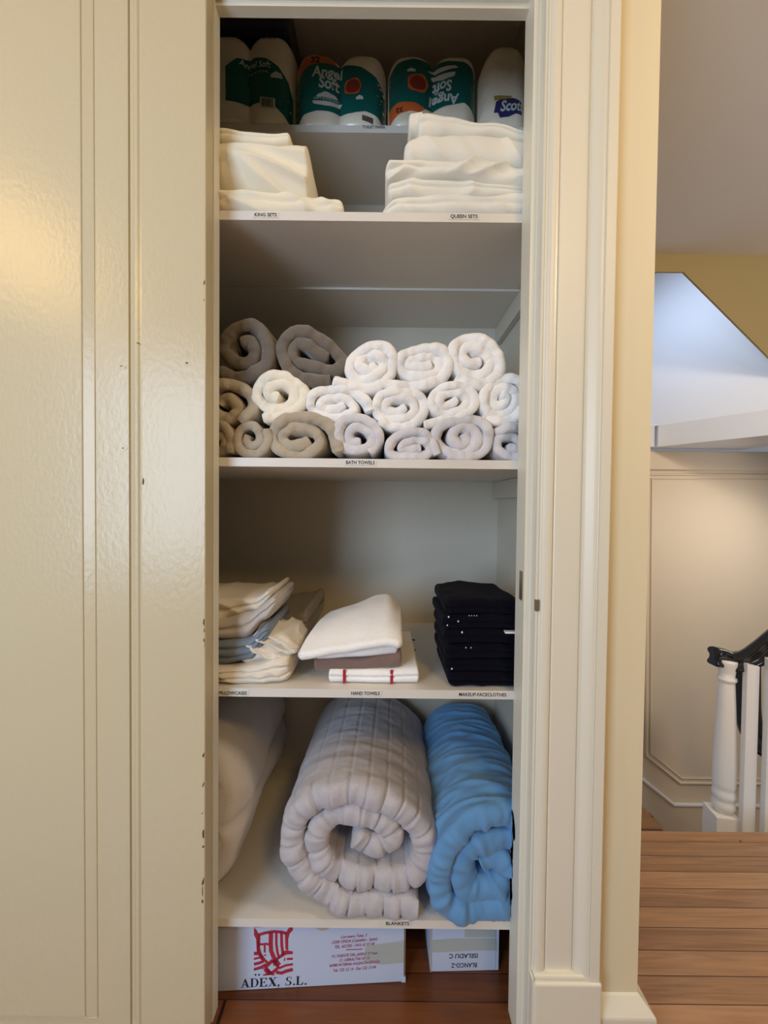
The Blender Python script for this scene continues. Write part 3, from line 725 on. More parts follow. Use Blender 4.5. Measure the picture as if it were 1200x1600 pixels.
# pillowcases
G3 = 'pillowcases on the left of the shelf'
zh5 = zh+.0005
tag(folded('pillowcase', M_ptaupe, X(372, 980, 1.12), X(482, 975, 1.10), 1.08, 1.39, K([(372, 968), (455, 962), (492, 948)], 1.10), [(-1, zh5), (X(440, 1, 1.1), zh5), (X(495, 1, 1.1), zh5+.05)], layers=5, groove=.007, wr=.002, seed=31, ws=(8, 6, 14), endr=.015),
    'stack of taupe folded pillowcases behind the crumpled ones', 'pillowcase', G3)
tag(folded('pillowcase', M_pcase, -.60, X(452, 1060), .915, 1.14, K([(240, 1042), (345, 1043), (400, 1040), (430, 1030), (452, 1026)], .92), [(-1, zh5), (1, zh5)], layers=3, groove=.005, wr=.004, seed=33, ws=(15, 8, 20), diag=1, endr=.03),
    'crumpled ivory pillowcase at the bottom of the left stack', 'pillowcase', G3)
tag(folded('pillowcase', M_pcase, X(375, 1010, .95), X(470, 1010, .97), .935, 1.06, K([(375, 1003), (410, 985), (440, 992), (475, 1008)], .95), K([(375, 1040), (430, 1032), (475, 1020)], .95), layers=3, groove=.006, wr=.010, seed=37, ws=(24, 9, 26), diag=1.2, endr=.03),
    'bunched ivory fitted pillowcase with gathered edge bulging to the right', 'pillowcase', G3)
tag(folded('pillowcase', M_pblue, -.60, X(420, 1010, .93), .925, 1.13, K([(240, 1000), (345, 1000), (385, 998), (420, 978)], .93), K([(240, 1041), (345, 1041), (390, 1034), (420, 1000)], .93), layers=3, groove=.006, wr=.003, seed=41, ws=(9, 8, 16), endr=.015),
    'slate blue folded pillowcase in the middle of the left stack', 'pillowcase', G3)
tag(folded('pillowcase', M_pgrey, -.60, X(433, 960, .95), .930, 1.13, K([(240, 968), (345, 968), (390, 955), (433, 930)], .94), K([(240, 1000), (345, 1000), (380, 1000), (415, 970), (433, 950)], .94), layers=2, groove=.006, wr=.0045, seed=43, ws=(9, 8, 12), endr=.015),
    'warm grey folded pillowcase second from the top of the left stack', 'pillowcase', G3)
tag(folded('pillowcase', M_pcase, -.60, X(428, 940, .98), .950, 1.14, K([(240, 934), (345, 935), (400, 932), (430, 918)], .96), K([(240, 970), (345, 970), (395, 955), (430, 932)], .95), layers=2, groove=.006, wr=.005, seed=47, ws=(11, 8, 12), diag=.6, endr=.012, nose=.014),
    'ivory folded pillowcase on top of the left stack', 'pillowcase', G3)

# hand towels in the middle
kt = folded('kitchen_towel', M_twhite, X(513, 1055, .925), X(655, 1055, .925), .925, 1.20, K([(513, 1046), (600, 1047), (655, 1044)], .925), [(-1, zh5), (1, zh5)], layers=2, groove=.005, wr=.001, seed=51, endr=.006)
tag(kt, 'white dish towel with red and dark check stripes under the hand towels', 'towel')
zk0, zk1 = zh5, Z(580, 1046, .925)
for px in (538, 612):
    a = at(px, 1055, .925)
    bm = bmesh.new(); bx(bm, a.x-.0035, a.x+.0035, .9235, .9275, zk0+.002, zk1-.001, .001)
    obj('red_stripe', bm, M_redst, kt)
for px, Y0 in ((628, .965), (640, .99), (629, 1.02), (642, 1.05), (632, 1.09), (641, 1.13)):
    x = (px-600)/600*1.0
    bm = bmesh.new(); bx(bm, x*Y0+.002, x*Y0+.018, Y0, Y0+.006, zk1-.002, zk1+.0012)
    obj('check_stripe', bm, M_brst, kt)
tag(folded('hand_towel', M_tbrown, X(490, 1038, .93), X(628, 1038, .93), .93, 1.16, K([(490, 1024), (560, 1030), (628, 1018)], .93), K([(490, 1052), (560, 1047), (628, 1046)], .93), layers=1, groove=.002, wr=.0015, seed=53, endr=.008, round_=.45),
    'brown folded hand towel beneath the white one', 'towel', 'folded hand towels')
ht = folded('hand_towel', M_twhite, X(492, 1012, .925), X(622, 1010, .925), .925, 1.14, K([(492, 1012), (540, 1008), (580, 1003), (622, 996)], .925), K([(492, 1032), (560, 1029), (622, 1025)], .925), layers=1, groove=.003, wr=.001, seed=57, endr=.008)
tag(ht, 'white folded hand towel on top of the brown one', 'towel', 'folded hand towels')
def htop():
    # upper leaf of the white towel: rises to a soft ridge towards the back right
    nu, nv = 70, 60
    def P(i, j):
        u, v = i/(nu-1), j/(nv-1)
        Yv = .918+.24*v
        x0 = X(473, 1010, .918)+v*.045; x1 = X(622, 1000, .925)+v*.005
        x = x0+(x1-x0)*u
        zf = Z(473, 1015, .92)+(Z(622, 990, .92)-Z(473, 1015, .92))*u
        rise = .082*(math.sin(min(1, v*1.7)*PI/2)**1.0)*(.66+.34*math.sin(min(1, u*1.25)*PI/2)**1.2)
        z = zf+rise*.62-.02*max(0, v-.75)
        z += .003*nz(x*20, Yv*14, 2)+.0035*max(0, math.sin((u*.8+v)*9))*v
        z -= .034*max(0, (u-.84)/.16)**2*(.3+v*.7)
        return x, Yv, z
    top = [[Vector(P(i, j)) for j in range(nv)] for i in range(nu)]
    bm = bmesh.new()
    th = .016
    T = [[bm.verts.new(p) for p in r] for r in top]
    B = [[bm.verts.new((p.x, p.y, max(p.z-th*1.6-(p.z-Z(550, 1011, .925))*.0, Z(540, 1014, .925)) if False else p.z-th*1.5)) for p in r] for r in top]
    for A in (T, B):
        for i in range(nu-1):
            for j in range(nv-1): bm.faces.new((A[i][j], A[i+1][j], A[i+1][j+1], A[i][j+1]))
    # rounded front nose
    def seam(ta, ba, out):
        prev = ta; rows_ = [ta]
        K_ = 5
        for k in range(1, K_+1):
            if k == K_: cur = ba
            else:
                cur = []
                for t_, b_ in zip(ta, ba):
                    q = PI*k/K_; c = (t_.co+b_.co)/2; h = (t_.co-b_.co)/2
                    cur.append(bm.verts.new(c+h*math.cos(q)+Vector(out)*math.sin(q)*h.length))
            for a, b, c, d in zip(prev, prev[1:], cur[1:], cur): bm.faces.new((a, b, c, d))
            prev = cur; rows_.append(cur)
        return rows_
    sF = seam([T[i][0] for i in range(nu)], [B[i][0] for i in range(nu)], (0, -1, 0))
    sL = seam([T[0][j] for j in range(nv)], [B[0][j] for j in range(nv)], (-1, 0, 0))
    sR = seam([T[-1][j] for j in range(nv)], [B[-1][j] for j in range(nv)], (.9, 0, 0))
    seam([T[i][-1] for i in range(nu)], [B[i][-1] for i in range(nu)], (0, .5, 0))
    for S_, ix in ((sL, 0), (sR, -1)):
        for k in range(len(sF)-1):
            q = []
            for v_ in (sF[k][ix], sF[k+1][ix], S_[k+1][0], S_[k][0]):
                if v_ not in q: q.append(v_)
            if len(q) > 2: bm.faces.new(q)
    return obj('upper_fold', bm, M_twhite, ht, True)
htop()
# body filling between the leaves at the back
folded('inner_fold', M_twhite, X(500, 1010, .96), X(619, 1010, .95), .955, 1.14, [(X(500, 1, .96), Z(500, 1008, .96)), (X(560, 1, .96), Z(560, 985, .98)), (X(620, 1, .95), Z(620, 975, .98))], K([(490, 1012), (622, 1000)], .93), layers=1, seed=61, endr=.02, parent=ht, wr=.001, nose=.02)

# navy face cloths, six folded ones
G5 = 'navy facecloths'
ylev = [1074, 1052, 1030, 1007, 984, 962, 937]
names = ['lowest', 'second from the bottom', 'third from the bottom', 'third from the top', 'second from the top', 'topmost']
offs = [(703, 0), (698, .003), (697, -.002), (696, .002), (693, -.001), (697, .004)]
for i in range(6):
    l, dy = offs[i]; b0, t0 = ylev[i], ylev[i+1]
    tag(folded('facecloth', M_navy, X(l, 1000), .335, .915+dy, 1.12, K([(l, t0+2), (750, t0), (830, t0+(3 if i < 5 else 4))], .915), K([(l, b0), (750, b0-1), (830, b0)], .915) if i else [(-1, zh5), (1, zh5)],
        layers=2, groove=.006, wr=.0035, seed=70+i*3, ws=(16, 8, 20), diag=.5, endr=.014, round_=.55, nu=80), 'navy velour facecloth, %s of its stack' % names[i], 'facecloth', G5)
# white stitched dots and a care tag on the stack
FC = [o for o in C.objects if o.name.startswith('facecloth')]
for px, py, s_, k in ((701, 964, 2.4, 5), (716, 971, 2.2, 4), (733, 962, 1.3, 5), (737, 962, 1.3, 5), (741, 962, 1.3, 5), (745, 962, 1.3, 5), (722, 988, 2.6, 3), (699, 977, 2, 4), (728, 1012, 1.6, 2), (736, 1012, 1.6, 2), (706, 1045, 2.4, 1)):
    a = at(px, py, .913); h = s_*.0011
    bm = bmesh.new(); bmesh.ops.create_icosphere(bm, subdivisions=1, radius=h*.8, matrix=Matrix.Translation(a) @ Matrix.Diagonal((1, .6, 1.2, 1)))
    obj('white_stitch', bm, M_white, FC[k])
a = at(797, 988, .911)
box('care_tag', a.x-.012, a.x+.012, a.y-.003, a.y+.010, a.z-.0022, a.z+.0022, M_white, FC[3])

# white duvet bulging out at the left of the lowest shelf
def duvet():
    nu, nv = 90, 90
    zc = zl+.205; cx = -.50
    def P(i, j):
        v = i/(nu-1); an = 2*PI*j/nv
        y = .93+.46*v; e = math.sqrt(max(.0, 1-(1-min(1, v/.16, (1-v)/.10))**2)); e = max(.05, e)
        c, s = math.cos(an), math.sin(an)
        p = 2.6; rr = (abs(c)**p+abs(s)**p)**(-1/p)
        a_ = .155; b_ = .205
        if s < 0 and c > 0: a_ = .155-.045*(-s)**1.5
        x = cx+a_*rr*c*(.72+.28*e); z = zc+b_*rr*s*(.8+.2*e)
        f = nz(x*6, y*5, z*7)*.014+(.5-abs(nz(x*7+3, y*9, z*11)))*.012
        f += .010*math.exp(-((z-(zl+.19+.10*(y-.9)))/.012)**2)*-1
        x += c*f*1.2; z += s*f
        return x, y+.02*nz(x*8, z*8, 1)*(1-e), max(z, zl+.0008)
    return grid_mesh('duvet', P, nu, nv, M_duvet, closed_v=True, caps=True)
tag(duvet(), 'bulky off-white duvet squeezed behind the left jamb on the lowest shelf', 'duvet')

# ------------------------------------------------------------------ boxes on the closet floor
def carton(name, label, corner_l, corner_r, depth, h, th=.004):
    """corner_l / corner_r: bottom front corners (x, y)"""
    L = Vector(corner_l); R_ = Vector(corner_r); d = (R_-L); wdt = d.length; ang = math.atan2(d.y, d.x)
    r = empty(name, (L.x, L.y, 0)); r.rotation_euler = (0, 0, ang); tag(r, label, 'box')
    bm = bmesh.new(); bx(bm, 0, wdt, 0, depth, .001, h, .0015)
    b = obj('carton_body', bm, M_card, r)
    return r, wdt, b
r1, w1, b1 = carton('cardboard_box', 'white cardboard box with a red crest and ADEX, S.L. print on the closet floor', (-.46, .924), (at(631, 1538, .95).x, .951), .34, .186)
INV = None
bpy.context.view_layer.update()
def face_uv(root, px, py):
    """where the sight line through a pixel meets the box front (local u, v)"""
    n = root.rotation_euler.z; L = root.location; d = at(px, py, 1.0)-EYE
    nx, ny = -math.sin(n), math.cos(n)
    t = ((L.x-EYE.x)*nx+(L.y-EYE.y)*ny)/(d.x*nx+d.y*ny); p = EYE+d*t
    return ((p.x-L.x)*math.cos(n)+(p.y-L.y)*math.sin(n), p.z)
PF = lambda u, v, l: (u, -l, v)
def fpoly(root, *polys): return poly_bm(*[[face_uv(root, x, y) for x, y in p] for p in polys])
# crest: coordinates measured on the box front
def q1(x, y): return (340+x/8, 1440+y/8)
def Q(*pts): return [q1(x, y) for x, y in pts]
def stroke(pts, wd):
    out_l, out_r = [], []
    P_ = [Vector(p) for p in pts]
    for i, p in enumerate(P_):
        d = (P_[min(i+1, len(P_)-1)]-P_[max(i-1, 0)]).normalized(); n = Vector((-d.y, d.x))*wd/2
        out_l.append(tuple(p+n)); out_r.append(tuple(p-n))
    quads = []
    for i in range(len(P_)-1): quads.append(Q(out_l[i], out_l[i+1], out_r[i+1], out_r[i]))
    return quads
crest = []
crest += stroke([(455, 66), (600, 58), (800, 50), (940, 58)], 14)
crest += [Q((455, 80), (478, 90), (520, 165), (520, 380), (490, 390), (482, 215), (455, 165))]
crest += [Q((940, 55), (940, 105), (900, 150), (882, 215), (882, 360), (848, 340), (842, 150), (868, 110), (905, 55))]
crest += stroke([(505, 165), (590, 140), (700, 122), (800, 128), (862, 148)], 36)
crest += stroke([(668, 130), (664, 250), (668, 360), (700, 440), (770, 545)], 52)
crest += stroke([(734, 130), (734, 280), (748, 380), (770, 460)], 30)
crest += stroke([(797, 130), (802, 300), (818, 410)], 34)
crest += stroke([(520, 170), (515, 330), (540, 410), (590, 480), (640, 525)], 30)
crest += stroke([(520, 280), (560, 282), (600, 275), (650, 285)], 26)
crest += stroke([(588, 290), (590, 385)], 24)
crest += [Q((575, 410), (612, 410), (605, 425), (582, 425))]
crest += [Q((848, 355), (940, 370), (940, 402), (860, 410), (760, 470), (700, 560), (690, 500), (750, 440))]
crest += stroke([(455, 395), (520, 400), (560, 450)], 42)
crest += stroke([(455, 465), (530, 445), (570, 480)], 26)
crest += stroke([(455, 530), (520, 515), (580, 490)], 36)
crest += stroke([(455, 595), (540, 570), (610, 530)], 34)
crest += stroke([(600, 600), (560, 580), (520, 588), (455, 605)], 10)
crest += stroke([(690, 480), (600, 570), (670, 650)], 46)
crest += stroke([(690, 480), (760, 570), (670, 650)], 46)
crest += stroke([(570, 664), (650, 655), (710, 660)], 18)
crest += stroke([(600, 590), (650, 655)], 60)
crest += stroke([(770, 580), (850, 545), (940, 530)], 28)
crest += stroke([(730, 630), (800, 640), (860, 615), (940, 595)], 42)
crest += stroke([(865, 465), (940, 462)], 26)
crest += [Q((835, 450), (848, 455), (842, 490), (826, 488))]
decal('crest_print', fpoly(r1, *crest), M_red, b1, PF)
# serif company name, built letter by letter in a unit em (0..1 high)
def R(x0, y0, x1, y1): return [(x0, y0), (x1, y0), (x1, y1), (x0, y1)]
def arc(cx, cy, rx, ry, a0, a1, w0, w1=None, n=12):
    w1 = w0 if w1 is None else w1; out = []
    for k in range(n):
        t0, t1 = math.radians(a0+(a1-a0)*k/n), math.radians(a0+(a1-a0)*(k+1)/n)
        def wq(t): return w0+(w1-w0)*abs(math.cos(t))
        out.append([(cx+(rx)*math.cos(t0), cy+ry*math.sin(t0)), (cx+rx*math.cos(t1), cy+ry*math.sin(t1)),
                    (cx+(rx-wq(t1))*math.cos(t1), cy+(ry-wq(t1)*.6)*math.sin(t1)), (cx+(rx-wq(t0))*math.cos(t0), cy+(ry-wq(t0)*.6)*math.sin(t0))])
    return out
GL = {
 'A': (1.0, [[(.12, 0), (.19, 0), (.49, .82), (.44, 1.0)], [(.44, 1.0), (.52, 1.0), (.90, 0), (.68, 0), (.42, .80)], R(.24, .27, .68, .34), R(.02, 0, .32, .05), R(.58, 0, 1.0, .05)]),
 'D': (1.0, [R(.12, 0, .32, 1), R(.02, 0, .45, .05), R(.02, .95, .45, 1)]+arc(.42, .5, .50, .5, -90, 90, .06, .20)),
 'E': (.92, [R(.12, 0, .32, 1), R(.02, 0, .80, .06), R(.02, .94, .78, 1), R(.32, .47, .58, .53), [(.80, 0), (.86, .28), (.80, .28), (.66, .06)], [(.66, .94), (.76, .74), (.81, .74), (.80, 1)], R(.54, .36, .60, .64)]),
 'X': (1.0, [[(.10, 1), (.36, 1), (.92, 0), (.66, 0)], [(.14, 0), (.22, 0), (.84, 1), (.76, 1)], R(.02, .95, .44, 1), R(.62, .95, .96, 1), R(.02, 0, .34, .05), R(.56, 0, 1.0, .05)]),
 ',': (.42, [R(.08, 0, .26, .17), [(.26, .17), (.26, 0), (.12, -.20), (.08, -.16), (.18, 0)]]),
 'S': (.78, arc(.38, .74, .28, .26, 60, 270, .08, .17)+arc(.36, .27, .31, .27, 90, -130, .08, .18)+[R(.60, .70, .66, 1.0), R(.04, 0, .10, .32)]),
 '.': (.36, [R(.08, 0, .27, .17)]),
 'L': (.88, [R(.12, 0, .32, 1), R(.02, 0, .74, .06), R(.02, .95, .46, 1), [(.74, 0), (.82, .32), (.76, .32), (.58, .06)]]),
 ' ': (.45, []),
}
polys = []
base0, base1 = (376, 1543), (480, 1538); tot = sum(GL[c_][0] for c_ in 'ADEX, S.L.')
curx = 0
for c_ in 'ADEX, S.L.':
    wv, ps = GL[c_]
    for p in ps:
        polys.append([(lambda X_, Y_: (base0[0]+(base1[0]-base0[0])*X_+Y_*.3, base0[1]+(base1[1]-base0[1])*X_-Y_*13.6))((curx+a_)/tot, b_) for a_, b_ in p])
    curx += wv
polys += [[(398+dx, 1521.5), (400.5+dx, 1521.3), (400.5+dx, 1524), (398+dx, 1524.2)] for dx in (0, 5.6)]
decal('company_lettering', fpoly(r1, *polys), M_ink, b1, PF)
# address lines
for s_, x_, y_, wpx, hpx in (('Carretera Tales, 2', 553, 1462.5, 42, 4.6), ('12200 ONDA (Castellón - Spain)', 554, 1469.5, 73, 5), ('TEL. 601350 - FAX 63 52 08', 554, 1477, 64, 5),
        ('P.I. FUENTE DEL JARRO 2ª Fase', 554, 1491.5, 73, 4.8), ('C/. GIBRALTAR Nº 15', 554, 1498.5, 48, 4.8), ('46988 PATERNA-VALENCIA-ESPAÑA', 554, 1505.5, 81, 4.8), ('Tel. 132 12 14 - Fax 132 13 04', 554, 1513.5, 69, 5)):
    u, v = face_uv(r1, x_, y_); kpx = .94/600
    bm = text_bm(s_, 1.0, bold=.018, shear=.2)
    xs = [q.co.x for q in bm.verts]; w0 = max(xs)-min(xs)
    for q in bm.verts: q.co.x = (q.co.x-(max(xs)+min(xs))/2)*wpx*kpx/w0; q.co.y = q.co.y*hpx*kpx*1.35
    for q in bm.verts: q.co.y += q.co.x*.035
    decal('address_lettering', bm, M_redtext, b1, lambda a_, c_, l: (u+a_, -l, v+c_))
decal('address_rule', fpoly(r1, [(541, 1483), (566, 1482), (566, 1483.4), (541, 1484.4)]), M_redtext, b1, PF)
decal('packing_tape', fpoly(r1, [(571, 1479), (600, 1474), (631, 1470), (631, 1504), (596, 1507), (568, 1503)]), M_ptape, b1, lambda u, v, l: (min(u, w1), -.0003, v))
decal('torn_patch', fpoly(r1, [(489, 1446), (517, 1448), (512, 1452), (503, 1454), (495, 1451)]), M_cardside, b1, PF)
# corner fold at the right edge
prism('side_flap', [(w1+.0005, .004), (w1+.004, .006), (w1+.0045, .30), (w1+.0005, .30)], .001, .185, M_cardside, r1)
prism('corner_tear', [(w1-.006, -.0015), (w1+.004, -.002), (w1+.004, .004), (w1-.004, .002)], .0012, .012, M_card, r1)

lc = at(672, 1523, .972); rc = at(779, 1519.5, .978)
r2, w2, b2 = carton('cardboard_box', 'small white cardboard box with upside-down stamped lettering, right of the larger box', (lc.x, .972), (rc.x, .977), .36, .176)
decal('packing_tape', fpoly(r2, [(673, 1469), (700, 1467), (776, 1466), (777, 1485), (740, 1485), (673, 1488)]), M_ptape, b2, PF)
decal('flap_tape', fpoly(r2, [(726, 1452), (776, 1453), (775, 1464), (726, 1464)]), M_ptape, b2, PF)
for s_, x_, y_, wpx, hpx in (('BLANCO-Z', 725, 1507.5, 41, 7.6), ('ISELADU C', 724, 1493, 46, 7.6)):
    u, v = face_uv(r2, x_, y_); kpx = .975/600
    bm = text_bm(s_, 1.0, bold=.012)
    xs = [q.co.x for q in bm.verts]; w0 = max(xs)-min(xs)
    for q in bm.verts: q.co.x = -(q.co.x-(max(xs)+min(xs))/2)*wpx*kpx/w0; q.co.y = -q.co.y*hpx*kpx*1.35
    decal('stamped_lettering', bm, M_ink, b2, lambda a_, c_, l: (u+a_, -l, v+c_))
box('end_flap', .001, w2-.001, -.0022, -.0008, .132, .174, M_card, r2)
prism('corner_crease', [(.0005, -.0012), (.003, -.0012), (.003, .002), (.0005, .002)], .002, .17, M_cardside, r2)
prism('edge_crease', [(w2-.0100, -.0006), (w2-.0090, -.0006), (w2-.0090, .0005), (w2-.0100, .0005)], .004, .13, M_cardside, r2)

# ------------------------------------------------------------------ packs on the top shelf
def pack(name, label, px0, px1, pyt, Y, depth, cols, m, rows=2, cat='toilet paper pack', R_=.035, z0=None, hump=.011):
    z0 = zt_+.001 if z0 is None else z0; x0, x1 = at(px0, 150, Y).x, at(px1, 150, Y).x; z1 = at((px0+px1)/2, pyt, Y).z
    r = empty(name, ((x0+x1)/2, Y, z0)); tag(r, label, cat)
    W, H = x1-x0, z1-z0; cw = W/cols
    def ze(x):
        c = ((x-x0)/cw) % 1.0; return H-hump*(2*c-1)**4*1.4-hump*.5*(2*c-1)**2
    def edge(q, L, R):
        d = (R-q)/R
        return R*(1-math.sqrt(max(0, 1-min(1, max(0, d))**2)))
    def fy(x, vv):
        c = ((x-x0)/cw) % 1.0; z = vv*H
        y = Y+.018*abs(2*c-1)**2.6
        e = min(x-x0, x1-x); y += edge(e, W, R_)*.9
        y += edge(min(z, H-z), H, R_*.6)
        return y+.0025*nz(x*22, vv*7, Y*9+px0)
    nu, nv = 26*cols+1, 40
    def P(i, j):
        u = i/(nu-1); x = x0+W*u
        if j < nv:
            vv = j/(nv-1); return x, fy(min(max(x, x0+1e-4), x1-1e-4), vv), z0+vv*ze(min(x, x1-1e-5))
        vv = 1-(j-nv)/(nv-1)
        return x, 2*Y+depth-fy(min(max(x, x0+1e-4), x1-1e-4), vv), z0+vv*ze(min(x, x1-1e-5))
    b = grid_mesh('wrapped_rolls', P, nu, nv*2, m, closed_v=True, caps=True); keep(b, r)
    def place(x, z, l):
        x_ = min(max(x, x0+1e-4), x1-1e-4); vv = min(max((z-z0)/ze(min(x_, x1-1e-5)), 0), 1)
        return (x, fy(x_, vv)-l, z)
    return r, b, place, Y
def pd(name, r, m, place, Y, *polys, lift=.0008):
    bm = poly_bm(*[[(lambda p: (p.x, p.z))(at(x, y, Y)) for x, y in p] for p in polys])
    o = decal(name, bm, m, None, lambda u, v, l: place(u, v, lift), cut=.012); o.parent = r[1]; o.matrix_parent_inverse = r[1].matrix_parent_inverse.copy() if False else Matrix.Translation(-r[0].location)
    o.matrix_parent_inverse = Matrix.Identity(4)
    return o
def ptext(name, r, m, place, Y, s_, px, py, wpx, hpx, rot=0, flip=False, shear=.1, bold=.03, lift=.0022, slope=0):
    p = at(px, py, Y); k = Y/600
    bm = text_bm(s_, 1.0, bold=bold, shear=shear, line=.8)
    xs = [q.co.x for q in bm.verts]; ys = [q.co.y for q in bm.verts]; w0 = max(xs)-min(xs); h0 = max(ys)-min(ys)
    cx, cy = (max(xs)+min(xs))/2, (max(ys)+min(ys))/2; sg = -1 if flip else 1
    for q in bm.verts:
        x, y = (q.co.x-cx)*wpx*k/w0*sg, (q.co.y-cy)*hpx*k/h0*sg
        q.co.x, q.co.y = p.x+x, p.z+y+slope*x
    o = decal(name, bm, m, None, lambda u, v, l: place(u, v, lift), cut=.02); o.parent = r[1]; o.matrix_parent_inverse = Matrix.Identity(4)
def cloud(cx, cy, w_, h_, flip=False):
    s = -1 if flip else 1; pts = []
    for k in range(22):
        t = PI*k/21; r_ = 1+.14*abs(math.sin(3.2*t))
        pts.append((cx-math.cos(t)*w_/2*r_, cy-s*math.sin(t)*h_*r_))
    return pts[::-1] if flip else pts
def blob(cx, cy, rx, ry, n=22, j=.08):
    return [(cx+rx*math.cos(2*PI*k/n)*(1+j*math.sin(5*k)), cy+ry*math.sin(2*PI*k/n)*(1+j*math.sin(5*k))) for k in range(n)]

# pack 1, left, partly behind the jamb
pk = pack('toilet_paper_pack', 'toilet paper pack at the left end of the top shelf, dark parcel on it', 318, 456, 50, 1.15, .22, 2, M_plast, rows=3)
r, b, pl_, Y_ = pk
pd('teal_print', pk, M_teal, pl_, Y_, [(352, 104), (370, 89), (395, 86), (415, 91), (435, 104), (449, 121), (454, 140), (454, 190), (443, 178), (425, 163), (400, 159), (353, 158)])
ptext('brand_lettering', pk, M_logo, pl_, Y_, 'Angel Soft', 398, 100, 49, 12, slope=-.16, bold=.02)
pd('cloud_print', pk, M_cloud, pl_, Y_, cloud(432, 122, 17, 9), lift=.002)
pd('barcode_label', pk, M_cloud, pl_, Y_, [(406, 151), (430, 155), (430, 172), (406, 168)], lift=.002)
pd('barcode', pk, M_ink, pl_, Y_, *[[(x, 153+(x-406)*.15), (x+1.4, 153+(x-406)*.15), (x+1.4, 167+(x-406)*.15), (x, 167+(x-406)*.15)] for x in (409, 411.5, 414, 417, 419.5, 422, 425)], lift=.003)
pd('upper_barcode', pk, M_ink, pl_, Y_, *[[(x, 53+(x-406)*.08), (x+1.7, 53), (x+1.7, 61), (x, 61)] for x in (410, 412.5, 415, 418, 420.5, 423, 426, 429)], lift=.002)
ptext('subtitle_lettering', pk, M_logo, pl_, Y_, 'SOFT & STRONG', 402, 111, 34, 3, slope=-.1, bold=.0)
nvz = at(400, 47, 1.16).z+.001
nvb = bmesh.new(); p0_, p1_ = at(330, 30, 1.16), at(449, 30, 1.16)
bx(nvb, p0_.x, p1_.x, 1.165, 1.36, nvz, nvz+.13, .012)
nv_ = obj('plastic_parcel', nvb, M_navyp); tag(nv_, 'dark navy plastic-wrapped parcel lying on the leftmost toilet paper pack', 'parcel')
ntx = text_bm('Cottonelle' if False else 'ultra', .02, bold=.0005, shear=.2); ntx.free()

# pack 2
pk = pack('toilet_paper_pack', 'teal toilet paper pack standing upright, second from the left', 459, 603, 80, 1.155, .21, 2, M_plast)
r, b, pl_, Y_ = pk
pd('orange_print', pk, M_orange, pl_, Y_, [(461, 118), (461, 106), (466, 95), (478, 89), (500, 86), (520, 88), (526, 98), (500, 99), (480, 104)])
ptext('count_lettering', pk, M_ink, pl_, Y_, '32', 493, 95, 14, 9, slope=.05, bold=.02, shear=0)
pd('teal_print', pk, M_teal, pl_, Y_, [(460, 125), (466, 112), (485, 101), (510, 98), (540, 98), (565, 105), (588, 120), (602, 137), (602, 190), (590, 180), (570, 174), (550, 176), (530, 173), (495, 172), (475, 177), (460, 188)])
ptext('brand_lettering', pk, M_logo, pl_, Y_, 'Angel', 511, 114, 47, 20, bold=.03, slope=.05)
ptext('brand_lettering', pk, M_logo, pl_, Y_, 'Soft', 514, 129, 31, 18, bold=.03, slope=-.03)
pd('cloud_print', pk, M_cloud, pl_, Y_, cloud(511, 156, 32, 12), [(488, 158), (534, 157), (530, 163), (510, 165), (490, 163)], lift=.002)
pd('ribbon_print', pk, M_teal, pl_, Y_, [(488, 152.5), (534, 152), (534, 157.5), (488, 158)], lift=.0028)
ptext('slogan_lettering', pk, M_logo, pl_, Y_, 'SOFT & STRONG', 510, 155, 38, 3, bold=.02, shear=0, lift=.0034)
pd('red_seal', pk, M_orange, pl_, Y_, blob(551, 134, 14, 13), lift=.002)
pd('seal_center', pk, M_seal, pl_, Y_, blob(551, 134, 11.5, 10.5, j=.0), lift=.0026)
pd('small_cloud', pk, M_cloud, pl_, Y_, cloud(562, 156, 11, 6), lift=.002)
pd('barcode', pk, M_ink, pl_, Y_, *[[(x, 180+(x-564)*.25), (x+1.6, 180+(x-564)*.25), (x+1.6, 188+(x-564)*.25), (x, 188+(x-564)*.25)] for x in (566, 568.5, 571, 573.5, 576, 578.5, 581)], lift=.002)
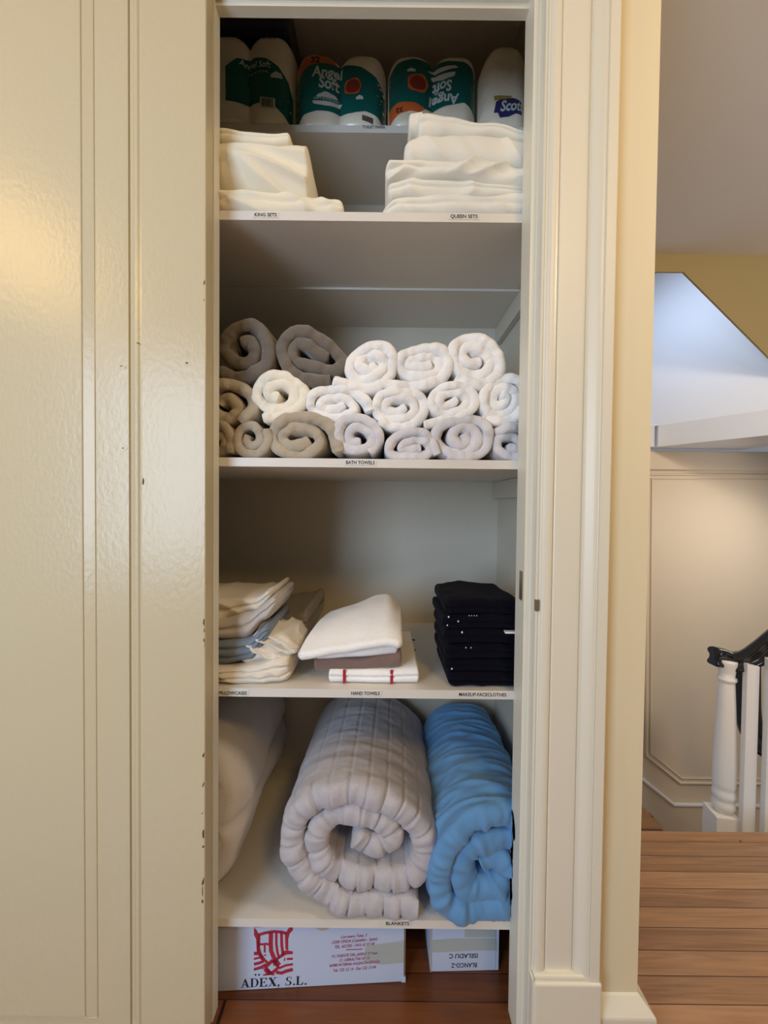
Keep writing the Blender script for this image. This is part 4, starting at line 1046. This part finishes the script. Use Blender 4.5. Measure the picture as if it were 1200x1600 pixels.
# pack 3, upside down
pk = pack('toilet_paper_pack', 'teal toilet paper pack standing upside down above the right sheet pile', 606, 748, 82, 1.155, .21, 2, M_plast)
r, b, pl_, Y_ = pk
pd('teal_print', pk, M_teal, pl_, Y_, [(608, 106), (620, 98), (645, 92), (670, 95), (700, 95), (725, 97), (738, 102), (747, 108), (747, 178), (742, 170), (725, 161), (700, 164), (665, 168), (640, 160), (608, 160)])
pd('orange_print', pk, M_orange, pl_, Y_, [(608, 160), (630, 159), (650, 161), (665, 168), (655, 175), (640, 173), (625, 176), (608, 184)], lift=.0012)
ptext('count_lettering', pk, M_ink, pl_, Y_, '32', 624, 171, 11, 7, flip=True, bold=.02, shear=0)
ptext('brand_lettering', pk, M_logo, pl_, Y_, 'Angel', 694, 152, 46, 20, flip=True, bold=.03, slope=-.03)
ptext('brand_lettering', pk, M_logo, pl_, Y_, 'Soft', 691, 134, 29, 17, flip=True, bold=.03)
pd('cloud_print', pk, M_cloud, pl_, Y_, cloud(693, 113, 36, 9, True), lift=.002)
pd('cloud_print', pk, M_cloud, pl_, Y_, [(668, 107), (685, 103), (712, 103), (716, 107), (700, 109), (680, 110)], lift=.002)
pd('small_cloud', pk, M_cloud, pl_, Y_, cloud(643, 112, 13, 5), lift=.002)
pd('red_seal', pk, M_orange, pl_, Y_, blob(653, 130, 17, 15), lift=.002)
pd('seal_center', pk, M_seal, pl_, Y_, blob(653, 130, 13, 11.5, j=.0), lift=.0026)
# paper towel pack at the right
pk = pack('paper_towel_pack', 'white paper towel pack with violet printed name at the right end of the top shelf', 750, 832, 63, 1.15, .20, 1, M_plast, rows=1, cat='paper towel pack', R_=.05, hump=.035)
r, b, pl_, Y_ = pk
pd('gold_print', pk, M_gold, pl_, Y_, [(772, 149), (800, 149), (798, 154), (773, 157)])
pd('violet_print', pk, M_purple, pl_, Y_, [(772, 175), (775, 159), (782, 155), (800, 152), (816, 155), (817, 176), (806, 177), (795, 182), (781, 184), (778, 176)])
ptext('brand_lettering', pk, M_logo, pl_, Y_, 'Scott', 801, 165, 38, 17, bold=.03, shear=.25, slope=.1)
